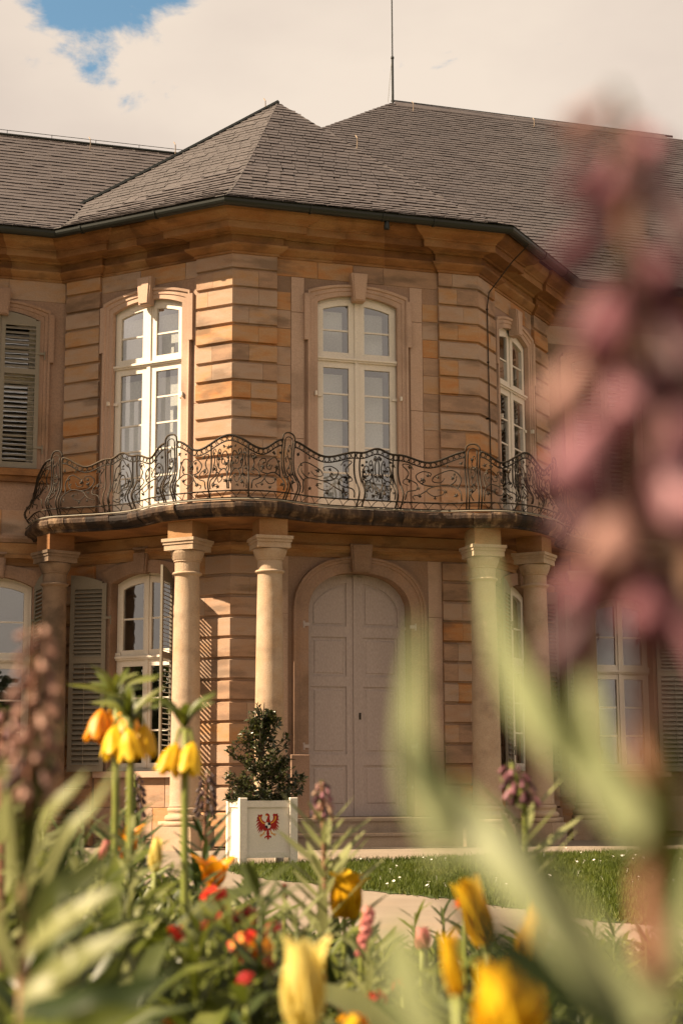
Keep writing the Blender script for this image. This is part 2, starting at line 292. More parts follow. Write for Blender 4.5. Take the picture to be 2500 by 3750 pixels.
tag(link('lawn_grass', me), 'short green lawn grass in a wedge between sandy paths', 'grass', kind='stuff')
def wood(name, label, spots, seed, n=1500):
    g = random.Random(seed); mb = MB()
    for x, y, h, r_ in spots:
        mb.tube([(x, y, 0), (x + .2, y, h * .3), (x, y + .3, h * .75)], [0.35, 0.28, 0.08], 6)
        for k in range(n):
            t = g.random(); zz = h * (0.18 + 0.82 * t); rr = r_ * math.sin(math.pi * (0.18 + 0.8 * t)) ** 0.7 * math.sqrt(g.random()) * (0.8 + 0.35 * math.sin(3 * g.random() + k % 7))
            a = g.uniform(0, 6.28); c = Vector((x + rr * math.cos(a), y + rr * math.sin(a), zz)); s = g.uniform(0.25, 0.6)
            e1 = Vector((g.gauss(0, 1), g.gauss(0, 1), g.gauss(0, 1))).normalized() * s; e2 = e1.cross(Vector((g.gauss(0, 1), g.gauss(0, 1), g.gauss(0, 1)))).normalized() * s * 0.7
            mb.add([c - e1, c + e2, c + e1, c - e2], [(0, 1, 2, 3)])
    me = bpy.data.meshes.new(name); me.from_pydata(mb.v, [], mb.f); me.materials.append(MAT['dark_leaf']); tag(link(name, me), label, 'trees', kind='stuff')
g = random.Random(11)
wood('far_trees', 'row of park trees across the garden, mirrored in the palace windows', [(-62 + 6.2 * i + g.uniform(-1, 1), -42 + g.uniform(-4, 4), g.uniform(5.5, 9), g.uniform(3.2, 4.4)) for i in range(21)], 5)
wood('side_trees', 'unseen leafy trees added left of the garden to dim the left wing', [(-27 + g.uniform(-2, 2), -22 + 5.5 * i, g.uniform(5, 7.5), g.uniform(2.8, 3.8)) for i in range(9)], 6)  # out of view, added to take sky light off the left wing

# ------------------------------------------------------------------ the palace
palace = empty('palace_building', None, (0.279, 26.5, 0.0), ALPHA)
tag(palace, 'sandstone palace pavilion with slate roof, wrought iron balcony and grey double door', 'building')
S2 = math.sqrt(0.5)
HALF, SIDE = 2.15, 3.40
DEP = SIDE * S2
class Fr:                                        # a wall face: s to the right along it, d out of it, z up
    def __init__(s, o, dr, ot): s.o = Vector((*o, 0)); s.dr = Vector((*dr, 0)).normalized(); s.ot = Vector((*ot, 0)).normalized()
    def __call__(s, a, d, z): return s.o + s.dr * a + s.ot * d + Vector((0, 0, z))
    def sub(s, a, d, da, dd):                    # a frame hinged at (a, d), running along (da, dd)
        o = s(a, d, 0); dr = s.dr * da + s.ot * dd; dr.normalize()
        return Fr((o.x, o.y), (dr.x, dr.y), (dr.y, -dr.x))
FRONT = Fr((0, 0), (1, 0), (0, -1))
LEFT = Fr((-HALF - DEP, DEP), (S2, -S2), (-S2, -S2))
RIGHT = Fr((HALF, 0), (S2, S2), (S2, -S2))
WING = Fr((0, DEP), (1, 0), (0, -1))
INNER = HALF + DEP                               # 4.554: where bay and wing meet
def fbox(mb, fr, s0, s1, d0, d1, z0, z1):
    mb.box8([fr(s0, d0, z0), fr(s1, d0, z0), fr(s1, d1, z0), fr(s0, d1, z0), fr(s0, d0, z1), fr(s1, d0, z1), fr(s1, d1, z1), fr(s0, d1, z1)])
def seg(half, spring, rise, x):
    r_ = (half * half + rise * rise) / (2 * rise); return spring + math.sqrt(max(r_ * r_ - x * x, 0)) - (r_ - rise)
def ell(half, spring, rise, x): return spring + rise * max(1 - abs(x / half) ** 2.3, 0) ** (1 / 2.3)
class Op:
    def __init__(s, c, half, zb, spring, rise, arch=seg): s.c, s.half, s.zb, s.spring, s.rise, s.arch = c, half, zb, spring, rise, arch
    def top(s, x, grow=0.0):                     # x from the middle; grow: offset outward
        return s.arch(s.half + grow, s.spring, s.rise + grow, max(-s.half - grow, min(s.half + grow, x)))
    def xs(s, n=14, grow=0.0, x0=None, x1=None):
        a = -(s.half + grow) if x0 is None else x0; b = s.half + grow if x1 is None else x1
        return [a + (b - a) * (0.5 - 0.5 * math.cos(math.pi * i / n)) if s.arch is ell and x0 is None else a + (b - a) * i / n for i in range(n + 1)]
def wall(fr, s0, s1, bands, name='wall', rev=-0.42):
    mb = MB()
    def q(a0, a1, z0, z1): mb.add([fr(a0, 0, z0), fr(a1, 0, z0), fr(a1, 0, z1), fr(a0, 0, z1)], [(0, 1, 2, 3)])
    for z0, z1, ops in bands:
        cur = s0
        for op in ops:
            a, b = op.c - op.half, op.c + op.half
            q(cur, a, z0, z1); q(a, b, z0, op.zb); cur = b
            xs = op.xs()
            pts = [(x, op.top(x)) for x in xs]
            for (x0, y0), (x1, y1) in zip(pts, pts[1:]):
                mb.add([fr(op.c + x0, 0, y0), fr(op.c + x1, 0, y1), fr(op.c + x1, 0, z1), fr(op.c + x0, 0, z1)], [(0, 1, 2, 3)])
            ring = [(-op.half, op.zb)] + pts + [(op.half, op.zb)]
            for (x0, y0), (x1, y1) in zip(ring, ring[1:] + ring[:1]):
                mb.add([fr(op.c + x0, 0, y0), fr(op.c + x1, 0, y1), fr(op.c + x1, rev, y1), fr(op.c + x0, rev, y0)], [(0, 1, 2, 3)])
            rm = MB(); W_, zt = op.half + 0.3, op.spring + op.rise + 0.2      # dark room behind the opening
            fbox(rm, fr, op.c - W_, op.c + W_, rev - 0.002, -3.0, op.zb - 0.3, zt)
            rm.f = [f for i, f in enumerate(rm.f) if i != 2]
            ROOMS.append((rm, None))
        q(cur, s1, z0, z1)
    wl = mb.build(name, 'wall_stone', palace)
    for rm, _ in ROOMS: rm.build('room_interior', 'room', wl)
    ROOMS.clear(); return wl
ROOMS = []
ZF = 5.0                                          # level between the storeys
ZT = 10.15
u_front = Op(0, 0.715, 5.45, 8.98, 0.15); d_front = Op(0, 0.89, 0.45, 3.72, 0.69, ell)
u_left = Op(1.72, 0.715, 5.45, 8.98, 0.15); l_left = Op(1.70, 0.62, 1.2, 4.30, 0.16)
u_right = Op(1.68, 0.715, 5.45, 8.98, 0.15); l_right = Op(1.70, 0.62, 1.2, 4.30, 0.16)
u_wl = Op(-5.68, 0.68, 6.3, 8.95, 0.15); l_wl = Op(-5.62, 0.62, 1.2, 4.30, 0.16); u_wl2 = Op(-9.0, 0.68, 6.3, 8.95, 0.15); l_wl2 = Op(-9.0, 0.62, 1.2, 4.30, 0.16)
u_wr = Op(5.73, 0.68, 6.3, 8.95, 0.15); l_wr = Op(5.98, 0.60, 1.2, 4.30, 0.16); u_wr2 = Op(9.2, 0.68, 6.3, 8.95, 0.15); l_wr2 = Op(9.2, 0.62, 1.2, 4.30, 0.16)
w_front = wall(FRONT, -HALF, HALF, [(0, ZF, [d_front]), (ZF, ZT, [u_front])])
w_left = wall(LEFT, 0, SIDE, [(0, ZF, [l_left]), (ZF, ZT, [u_left])])
w_right = wall(RIGHT, 0, SIDE, [(0, ZF, [l_right]), (ZF, ZT, [u_right])])
w_wl = wall(WING, -26.0, -INNER, [(0, ZF, [l_wl2, l_wl]), (ZF, ZT, [u_wl2, u_wl])])
w_wr = wall(WING, INNER, 15.0, [(0, ZF, [l_wr, l_wr2]), (ZF, ZT, [u_wr, u_wr2])])
mb = MB()
for a, b in (((-26, DEP), (-26, 13)), ((-26, 13), (15, 24)), ((15, 24), (15, DEP))):
    mb.add([(a[0], a[1], 0), (b[0], b[1], 0), (b[0], b[1], ZT), (a[0], a[1], ZT)], [(0, 1, 2, 3)])
mb.build('rear_wall', 'wall_stone', palace)

# --- ashlar and rusticated corner stones, each one a piece of its wall
def block(par, fr, s0, s1, z0, z1, d1, mat='ashlar', ch=0.004, d0=-0.01, gap=0.0035, name='stone_block'):
    mb = MB(); s0 += gap; s1 -= gap; z0 += gap; z1 -= gap
    o = [fr(s0, d0, z0), fr(s1, d0, z0), fr(s1, d0, z1), fr(s0, d0, z1)]; m_ = [fr(s0, d1 - ch, z0), fr(s1, d1 - ch, z0), fr(s1, d1 - ch, z1), fr(s0, d1 - ch, z1)]
    i = [fr(s0 + ch, d1, z0 + ch), fr(s1 - ch, d1, z0 + ch), fr(s1 - ch, d1, z1 - ch), fr(s0 + ch, d1, z1 - ch)]
    mb.add(o + m_ + i, [(k, (k + 1) % 4, 4 + (k + 1) % 4, 4 + k) for k in range(4)] + [(4 + k, 4 + (k + 1) % 4, 8 + (k + 1) % 4, 8 + k) for k in range(4)] + [(8, 9, 10, 11)])
    return mb.build(name, mat, par)
def rust(par, fr, s0, s1, z0, z1, D=0.065, corner=None, s1b=0.0, mat='ashlar'):
    """rusticated block; with corner=(frame2): the block turns the corner at s1 and runs s1b along frame2"""
    mb = MB(); g, rec = 0.020, 0.045
    def ring(d, z):
        if corner is None: return [fr(s0 + .002, -0.01, z), fr(s0 + .002, d, z), fr(s1 - .002, d, z), fr(s1 - .002, -0.01, z)]
        n = (fr.ot + corner.ot).normalized(); k = d / n.dot(fr.ot); k0 = -0.01 / n.dot(fr.ot); c_ = fr(s1, 0, z)
        return [fr(s0 + .002, -0.01, z), fr(s0 + .002, d, z), c_ + n * k, corner(s1b - .002, d, z), corner(s1b - .002, -0.01, z), c_ + n * k0]
    lv = [ring(D - rec, z0), ring(D - rec, z0 + g * 0.8), ring(D, z0 + g * 1.5), ring(D, z1 - g * 1.5), ring(D - rec, z1 - g * 0.8), ring(D - rec, z1)]
    k = len(lv[0]); vs_ = [p for r_ in lv for p in r_]; fs = []
    for i in range(len(lv) - 1):
        for j in range(k): fs.append((i * k + j, i * k + (j + 1) % k, (i + 1) * k + (j + 1) % k, (i + 1) * k + j))
    fs += [tuple(range(k)), tuple(range((len(lv) - 1) * k, len(lv) * k))]
    mb.add(vs_, fs); return mb.build('stone_block', mat, par)
up_rows = [5.30 + 0.3155 * i for i in range(15)]               # 5.30 .. 9.72
lo_rows = [0.55] + [0.95 + 0.335 * i for i in range(12)]         # up to 4.64
def rows(rw): return list(zip(rw, rw[1:]))
for rw in (up_rows, lo_rows):
    for i, (z0, z1) in enumerate(rows(rw)):
        # corner left face / front
        a, b = 0.68, 0.74
        cutL = rng.choice([0.68, 0.68, 0.36, 0.45]); cutR = rng.choice([0.74, 0.30, 0.42, 0.5, 0.26])
        rust(w_left, LEFT, SIDE - cutL, SIDE, z0, z1, corner=Fr((-HALF, 0), (1, 0), (0, -1)), s1b=cutR)
        if cutL < a: rust(w_left, LEFT, SIDE - a, SIDE - cutL, z0, z1)
        if cutR < b: rust(w_front, FRONT, -HALF + cutR, -HALF + b, z0, z1)
        cutL = rng.choice([0.70, 0.36, 0.45, 0.25]); cutR = rng.choice([0.74, 0.74, 0.42, 0.5])
        rust(w_front, FRONT, HALF - cutL, HALF, z0, z1, corner=RIGHT, s1b=cutR)
        if cutL < 0.70: rust(w_front, FRONT, HALF - 0.70, HALF - cutL, z0, z1)
        if cutR < b: rust(w_right, RIGHT, cutR, b, z0, z1)
        rust(w_left, LEFT, 0.03, 0.75, z0, z1); rust(w_right, RIGHT, SIDE - 0.75, SIDE - 0.03, z0, z1)
# plinths under the rusticated corners
for fr, s0, s1, par in ((LEFT, 0.02, 0.80, w_left), (RIGHT, SIDE - 0.8, SIDE - 0.02, w_right)):
    block(par, fr, s0, s1, 0.0, 0.55, 0.11, ch=0.015)
rust(w_left, LEFT, SIDE - 0.74, SIDE, 0.0, 0.55, D=0.11, corner=Fr((-HALF, 0), (1, 0), (0, -1)), s1b=0.80)
rust(w_front, FRONT, HALF - 0.76, HALF, 0.0, 0.55, D=0.11, corner=RIGHT, s1b=0.80)
# plain ashlar between corner stones and window surrounds
for par, fr, c, a0, a1 in ((w_front, FRONT, 0.0, -1.41, 1.45), (w_left, LEFT, 1.72, 0.75, 2.72), (w_right, RIGHT, 1.68, 0.74, 2.65)):
    for z0, z1 in rows(up_rows[:13]):
        if z1 > 9.36: continue
        if c - 1.16 - a0 > 0.08: block(par, fr, a0, c - 1.16, z0, z1, 0.010)
        if a1 - (c + 1.16) > 0.08: block(par, fr, c + 1.16, a1, z0, z1, 0.010)
    zz = 9.36; cur = a0                                          # frieze of long stones over the window
    while cur < a1 - 0.05:
        ln = min(rng.uniform(0.45, 1.1), a1 - cur); ln = a1 - cur if a1 - cur - ln < 0.25 else ln
        block(par, fr, cur, cur + ln, zz + 0.0, 9.72, 0.010); cur += ln
    lo, hi = max(a0, c - 1.16), min(a1, c + 1.16)
    for sg in (-1, 1):                                           # smooth upright slabs beside the window
        e0, e1 = (lo, c - 0.93) if sg < 0 else (c + 0.93, hi)
        if e1 - e0 > 0.05:
            for z0, z1 in ((5.30, 6.9 + 0.3 * sg), (6.9 + 0.3 * sg, 8.75), (8.75, 9.36)): block(par, fr, e0, e1, z0, z1, 0.016, 'pale_stone')
# ground floor field stones
for sg in (-1, 1):
    a, b = (-1.41, -1.20) if sg < 0 else (1.20, 1.45)
    for z0, z1 in ((0.55, 1.5), (1.5, 3.7), (3.7, 4.64)): block(w_front, FRONT, a, b, z0, z1, 0.010, 'pale_stone')
for par, fr, a, b in ((w_left, LEFT, 0.80, 2.66), (w_right, RIGHT, 0.80, 2.6)):
    n = 4
    for i in range(n):
        block(par, fr, a + (b - a) * i / n, a + (b - a) * (i + 1) / n, 0.62, 1.10, 0.012); block(par, fr, a + (b - a) * (i + (0.5 if i else 0)) / n, a + (b - a) * min(i + 1.5, n) / n, 0.12, 0.62, 0.014)
# wings: pale band stones and string course
for par, a, b in ((w_wl, -8.2, -INNER - 0.02), (w_wr, INNER + 0.02, 8.4)):
    cur = a
    while cur < b - 0.05:
        ln = min(rng.uniform(0.7, 1.3), b - cur); ln = b - cur if b - cur - ln < 0.3 else ln
        block(par, WING, cur, cur + ln, 9.30, 9.72, 0.010); block(par, WING, cur, cur + ln, 5.15, 5.60, 0.012); block(par, WING, cur, cur + ln, 0.1, 0.75, 0.05); cur += ln

# --- mouldings swept round an opening
def surround(par, fr, op, w_, zb, prof, mat='pale_stone', name='window_surround', ears=0.0, ear_z=None, nseg=14):
    """prof: list of (offset outward 0..w_, height d)"""
    pl = [(-op.half, zb)]
    cols = []
    def pt(o):
        x = op.half + o; P_ = [(-x, zb)]
        if op.arch is ell:
            P_ += [(xx, op.top(xx, o)) for xx in op.xs(24, o)]
        else:
            P_ += [(-x + 2 * x * i / nseg, op.arch(op.half, op.spring, op.rise, (-1 + 2 * i / nseg) * op.half) + o) for i in range(nseg + 1)]
        return P_ + [(x, zb)]
    cols = [[fr(op.c + x, d, z) for x, z in pt(o)] for o, d in prof]
    mb = MB(); k = len(cols[0]); mb.v = [tuple(p) for c_ in cols for p in c_]
    for i in range(len(cols) - 1):
        for j in range(k - 1): mb.f.append((i * k + j, i * k + j + 1, (i + 1) * k + j + 1, (i + 1) * k + j))
    for j in (0, k - 1): mb.f.append(tuple(i * k + j for i in range(len(cols))))
    if ears:                                                     # square ears at the head of the surround
        for sg in (-1, 1):
            x0, x1 = op.c + sg * (op.half + w_ - 0.03), op.c + sg * (op.half + w_ + ears)
            fbox(mb, fr, min(x0, x1), max(x0, x1), -0.005, prof[-2][1] + 0.004, ear_z, op.spring + 0.10)
    return mb.build(name, mat, par)
ARCHI = [(-0.012, -0.05), (-0.012, 0.035), (0.06, 0.035), (0.065, 0.05), (0.12, 0.05), (0.128, 0.075), (0.165, 0.082), (0.172, -0.005)]
PLAIN = [(-0.012, -0.05), (-0.012, 0.05), (0.19, 0.05), (0.19, -0.005)]
DOORM = [(-0.012, -0.08), (-0.012, 0.07), (0.15, 0.07), (0.158, 0.09), (0.20, 0.09), (0.208, 0.115), (0.245, 0.115), (0.25, -0.005)]
def keystone(par, fr, op, z0, z1, w0, w1, d, mat='pale_stone'):
    mb = MB()
    for k, (a, e, dd) in enumerate(((0, 0, d), (0.035, 0.02, d + 0.02))):
        z0_, z1_ = z0 + e, z1 - e
        P_ = [(-w0 / 2 + a * .6, z0_), (w0 / 2 - a * .6, z0_), (w1 / 2 - a, z1_), (-w1 / 2 + a, z1_)]
        mb.box8([fr(op.c + x, -0.02, z) for x, z in P_] + [fr(op.c + x, dd, z) for x, z in P_])
    return mb.build('keystone', mat, par)
for par, fr, op in ((w_front, FRONT, u_front), (w_left, LEFT, u_left), (w_right, RIGHT, u_right)):
    surround(par, fr, op, 0.172, 5.46, ARCHI, ears=0.055, ear_z=8.28)
    keystone(par, fr, op, 9.00, 9.48, 0.20, 0.29, 0.15)
for par, op in ((w_wl, u_wl), (w_wl, u_wl2), (w_wr, u_wr), (w_wr, u_wr2)):
    surround(par, WING, op, 0.172, 6.30, ARCHI, 'wall_stone', ears=0.055, ear_z=8.2); keystone(par, WING, op, 8.98, 9.46, 0.22, 0.30, 0.15, 'wall_stone')
    mb = MB(); fbox(mb, WING, op.c - 0.95, op.c + 0.95, -0.3, 0.14, 6.18, 6.30); fbox(mb, WING, op.c - 0.9, op.c + 0.9, -0.01, 0.09, 6.08, 6.178); mb.build('window_sill', 'orange_stone', par)
for par, fr, op in ((w_left, LEFT, l_left), (w_right, RIGHT, l_right), (w_wl, WING, l_wl), (w_wl, WING, l_wl2), (w_wr, WING, l_wr), (w_wr, WING, l_wr2)):
    surround(par, fr, op, 0.19, 1.2, PLAIN, 'wall_stone'); keystone(par, fr, op, 4.42, 4.86, 0.22, 0.30, 0.10, 'wall_stone')
    mb = MB(); fbox(mb, fr, op.c - 0.86, op.c + 0.86, -0.3, 0.11, 1.10, 1.20); mb.build('window_sill', 'pale_stone', par)
surround(w_front, FRONT, d_front, 0.25, 1.45, DOORM, 'wall_stone', 'door_surround'); keystone(w_front, FRONT, d_front, 4.40, 4.86, 0.30, 0.38, 0.17, 'wall_stone')
for sg in (-1, 1):
    a, b = (-1.19, -0.875) if sg < 0 else (0.875, 1.19)
    block(w_front, FRONT, a, b, 0.45, 1.45, 0.13, 'wall_stone', ch=0.012)
# joints across the door arch, a shallow groove each
# --- cornice, gutter, string course: profiles swept along the walls
def line_x(p, d, q, e):
    det = d[0] * (-e[1]) + e[0] * d[1]; rx, ry = q[0] - p[0], q[1] - p[1]
    t = (rx * (-e[1]) + e[0] * ry) / det; return (p[0] + d[0] * t, p[1] + d[1] * t)
def offset(path, o):                              # outward = right-hand side when walking left to right is -y
    res = []
    for i, p in enumerate(path):
        a = path[max(i - 1, 0)]; b = path[min(i + 1, len(path) - 1)]
        d1 = (p[0] - a[0], p[1] - a[1]); d2 = (b[0] - p[0], b[1] - p[1])
        if i == 0: d1 = d2
        if i == len(path) - 1: d2 = d1
        l1, l2 = math.hypot(*d1), math.hypot(*d2); n1 = (d1[1] / l1, -d1[0] / l1); n2 = (d2[1] / l2, -d2[0] / l2)
        mx_, my_ = n1[0] + n2[0], n1[1] + n2[1]; k = 2 / (mx_ * mx_ + my_ * my_)
        res.append((p[0] + mx_ * k * o, p[1] + my_ * k * o))
    return res
def sweep(path, prof, closed=False):
    mb = MB(); k = len(path)
    for o, z in prof: mb.v += [(x, y, z) for x, y in offset(path, o)]
    n = len(prof)
    for i in range(n if closed else n - 1):
        for j in range(k - 1): mb.f.append((i * k + j, i * k + j + 1, ((i + 1) % n) * k + j + 1, ((i + 1) % n) * k + j))
    return mb
XY = lambda v: (v.x, v.y)
J = 0.065
nL = (LEFT.ot + FRONT.ot).normalized(); nR = (RIGHT.ot + FRONT.ot).normalized()
c1 = Vector((-HALF, 0, 0)) + nL * (J / nL.dot(FRONT.ot)); c2 = Vector((HALF, 0, 0)) + nR * (J / nR.dot(FRONT.ot))
i3 = line_x((-5, DEP), (1, 0), XY(LEFT(0, J, 0)), (S2, -S2)); i4 = line_x((5, DEP), (1, 0), XY(RIGHT(0, J, 0)), (S2, S2))
cor_path = [(-26, DEP), i3, XY(LEFT(0.75, J, 0)), XY(LEFT(0.75, 0, 0)), XY(LEFT(2.72, 0, 0)), XY(LEFT(2.72, J, 0)), (c1.x, c1.y), XY(FRONT(-1.41, J, 0)), XY(FRONT(-1.41, 0, 0)),
            XY(FRONT(1.45, 0, 0)), XY(FRONT(1.45, J, 0)), (c2.x, c2.y), XY(RIGHT(0.74, J, 0)), XY(RIGHT(0.74, 0, 0)), XY(RIGHT(2.65, 0, 0)), XY(RIGHT(2.65, J, 0)), i4, (15, DEP)]
CORN = [(-0.02, 9.66), (0.03, 9.66), (0.03, 9.70), (0.05, 9.705), (0.09, 9.735), (0.14, 9.775), (0.15, 9.81), (0.085, 9.815), (0.085, 9.95), (0.13, 9.955), (0.15, 9.985), (0.36, 9.995), (0.365, 9.97), (0.40, 9.97), (0.40, 10.085),
        (0.43, 10.09), (0.435, 10.115), (0.47, 10.13), (0.55, 10.16), (0.60, 10.205), (0.62, 10.25), (0.62, 10.27), (-0.02, 10.29)]
cn = empty('cornice', palace)
def sweep_stones(path_, prof, step, par, name, mat, lo=-9.5, hi=9.5):
    offs = [offset(path_, o) for o, z in prof]
    for e in range(len(path_) - 1):
        ln = math.hypot(path_[e + 1][0] - path_[e][0], path_[e + 1][1] - path_[e][1]); n = max(1, round(ln / step)) if ln > 0.2 else 1
        for k in range(n):
            xm = path_[e][0] + (path_[e + 1][0] - path_[e][0]) * (k + .5) / n
            if not lo < xm < hi and n > 3 and k % 4: continue
            kk = k + (1 if lo < xm < hi or n <= 3 else 4)
            t0, t1 = k / n + (0.0015 / ln if k else 0), min(kk / n, 1) - (0.0015 / ln if k < n - 1 else 0); b_ = MB(); dv_ = rng.uniform(-.004, .004); dz = rng.uniform(-.003, .003)
            for t in (t0, t1):
                for (o, z), pl_ in zip(prof, offs):
                    a, b = pl_[e], pl_[e + 1]; sc_ = (1 + dv_ / max(abs(o), .2)) if o > 0 else 1
                    w0 = (path_[e][0] + (path_[e + 1][0] - path_[e][0]) * t, path_[e][1] + (path_[e + 1][1] - path_[e][1]) * t); x, y = a[0] + (b[0] - a[0]) * t, a[1] + (b[1] - a[1]) * t
                    b_.v.append((w0[0] + (x - w0[0]) * sc_, w0[1] + (y - w0[1]) * sc_, z + dz))
            m_ = len(prof)
            for i in range(m_ - 1): b_.f.append((i, i + 1, m_ + i + 1, m_ + i))
            b_.f += [tuple(range(m_)), tuple(range(m_, 2 * m_))]; b_.build(name, mat, par)
sweep_stones(cor_path, CORN, 0.85, cn, 'cornice_stone', 'orange_stone')
eave_path = [(-26, DEP), (-INNER, DEP), (-HALF, 0), (HALF, 0), (INNER, DEP), (15, DEP)]
gp_ = [(0.80 + 0.085 * math.cos(t), 10.30 + 0.095 * math.sin(t)) for t in [math.pi * (1 + i / 8) for i in range(9)]]
gt = sweep(eave_path, gp_ + [(0.898, 10.315), (0.885, 10.30)] + [(0.80 + 0.07 * math.cos(t), 10.30 + 0.08 * math.sin(t)) for t in [math.pi * (2 - i / 8) for i in range(9)]] + [(0.715, 10.30)], True).build('gutter', 'gutter_metal', palace)
mb = MB()
for fr, a in ((FRONT, -1.05), (FRONT, 1.1), (LEFT, 0.9), (LEFT, 2.4), (RIGHT, 1.2), (RIGHT, 2.3), (FRONT, 0.2)):
    b_ = MB(); P_ = [fr(a - .02, 0.80 + 0.10 * math.cos(t), 10.30 + 0.11 * math.sin(t)) for t in [math.pi * (1 + i / 8) for i in range(9)]]
    b_.prism(P_, fr.dr * 0.035); b_.build('gutter_bracket', 'gutter_metal', gt)
b_ = MB(); b_.lathe(FRONT(0.28, 0.76, 10.08), [(0.045, 0), (0.05, 0.02), (0.045, 0.16)], 10); b_.build('outlet_pipe', 'gutter_metal', gt)
BAND = [(-0.02, 4.64), (0.03, 4.64), (0.03, 4.70), (0.07, 4.74), (0.12, 4.76), (0.12, 4.82), (0.09, 4.83), (0.09, 5.02), (-0.02, 5.02)]
sweep(eave_path, BAND).build('string_course', 'orange_stone', palace)
sweep([(-26, DEP), (-INNER, DEP)], [(-.02, 5.02), (0.10, 5.03), (0.14, 5.09), (0.14, 5.14), (-0.02, 5.16)]).build('string_course', 'wall_stone', palace)

# --- windows
def strip(mb, fr, pts_lo, pts_hi, d0, d1):          # solid strip between two polylines (s, z)
    for i in range(len(pts_lo) - 1):
        a, b, c_, e = pts_lo[i], pts_lo[i + 1], pts_hi[i + 1], pts_hi[i]
        mb.box8([fr(a[0], d0, a[1]), fr(b[0], d0, b[1]), fr(c_[0], d0, c_[1]), fr(e[0], d0, e[1]), fr(a[0], d1, a[1]), fr(b[0], d1, b[1]), fr(c_[0], d1, c_[1]), fr(e[0], d1, e[1])])
def window(fr, op, zt, n_lo, n_hi, d=-0.22, stile=0.105, kick=0.12, curtain=0.0, fw=0.05, istile=None):
    wn = empty('window', palace); c = op.c; H_ = op.half - 0.008; T = 0.06
    tp = lambda x, o: op.top(max(-op.half, min(op.half, x))) - o
    fm = MB()
    fbox(fm, fr, c - H_, c - H_ + fw, d - T, d, op.zb + 0.01, tp(-op.half, 0.0)); fbox(fm, fr, c + H_ - fw, c + H_, d - T, d, op.zb + 0.01, tp(op.half, 0.0))
    xs = [-H_ + 2 * H_ * i / 12 for i in range(13)]
    strip(fm, fr, [(c + x, tp(x, 0.055)) for x in xs], [(c + x, tp(x, 0.004)) for x in xs], d - T, d + 0.001)
    fbox(fm, fr, c - H_ + fw, c + H_ - fw, d - T, d - 0.001, op.zb + 0.01, op.zb + 0.06)
    fm.build('frame', 'white_paint', wn)
    tm = MB(); fbox(tm, fr, c - H_ - 0.0, c + H_ + 0.0, d - T, d + 0.045, zt, zt + 0.075); fbox(tm, fr, c - H_, c + H_, d, d + 0.07, zt + 0.03, zt + 0.065); tm.build('transom', 'white_paint', wn)
    pm = MB(); fbox(pm, fr, c - 0.035, c + 0.035, d, d + 0.035, op.zb + 0.06, zt); fbox(pm, fr, c - 0.035, c + 0.035, d, d + 0.035, zt + 0.075, tp(0, 0.05)); pm.build('centre_post', 'white_paint', wn)
    for sg in (-1, 1):
        x0, x1 = (-H_ + fw, -0.004) if sg < 0 else (0.004, H_ - fw); ist = istile or stile
        for z0, z1, nm in ((op.zb + 0.06, zt, n_lo), (zt + 0.075, None, n_hi)):
            cm = MB(); bot = kick if z1 is not None else 0.09
            e = [x0 + (x1 - x0) * i / 6 for i in range(7)]
            top_o = (lambda x: z1) if z1 is not None else (lambda x: tp(x, 0.055))
            rl = 0.105
            ix0, ix1 = (x0 + stile, x1 - ist) if sg < 0 else (x0 + ist, x1 - stile)
            strip(cm, fr, [(c + x0, z0), (c + ix0, z0)], [(c + x0, top_o(x0)), (c + ix0, top_o(ix0))], d - 0.045, d + 0.012)
            strip(cm, fr, [(c + ix1, z0), (c + x1, z0)], [(c + ix1, top_o(ix1)), (c + x1, top_o(x1))], d - 0.045, d + 0.012)
            fbox(cm, fr, c + ix0, c + ix1, d - 0.045, d + 0.011, z0, z0 + bot)
            ie = [ix0 + (ix1 - ix0) * i / 5 for i in range(6)]
            strip(cm, fr, [(c + x, top_o(x) - rl) for x in ie], [(c + x, top_o(x)) for x in ie], d - 0.045, d + 0.011)
            cs = cm.build('casement', 'white_paint', wn)
            zi0 = z0 + bot; zi1 = (z1 - rl) if z1 is not None else op.spring + op.rise * 0.5 - 0.055 - rl
            for k in range(nm + 1):
                a_, b_ = zi0 + (zi1 - zi0) * k / (nm + 1), zi0 + (zi1 - zi0) * (k + 1) / (nm + 1)
                if k:
                    mm_ = MB(); fbox(mm_, fr, c + ix0, c + ix1, d - 0.035, d - 0.004, a_ - 0.014, a_ + 0.014); mm_.build('muntin', 'white_paint', wn)
                gm_ = MB(); lo = a_ - 0.02
                hi = [b_ + 0.02] * 6 if not (z1 is None and k == nm) else [top_o(x) - rl + 0.02 for x in ie]
                tl = rng.uniform(-0.004, 0.004)
                for i in range(5):
                    gm_.add([fr(c + ie[i] - (0.02 if i == 0 else 0), d - 0.02, lo), fr(c + ie[i + 1] + (0.02 if i == 4 else 0), d - 0.02, lo), fr(c + ie[i + 1] + (0.02 if i == 4 else 0), d - 0.02 + tl, hi[i + 1]), fr(c + ie[i] - (0.02 if i == 0 else 0), d - 0.02 + tl, hi[i])], [(0, 1, 2, 3)])
                gm_.build('pane', 'glass', wn)
    if curtain:                                    # pale blinds on the inside, a board beside each
        for sg in (-1, 1):
            for z0, z1 in ((op.zb + 0.1, zt - 0.18), (zt + 0.1, op.spring - 0.10)):
                a_, b_ = (c - op.half - .1, c - 0.20) if sg < 0 else (c + 0.05, c + op.half - 0.20)
                k = MB(); fbox(k, fr, a_, b_, d - curtain - 0.02, d - curtain, z0, z1); k.build('blind', 'curtain', wn)
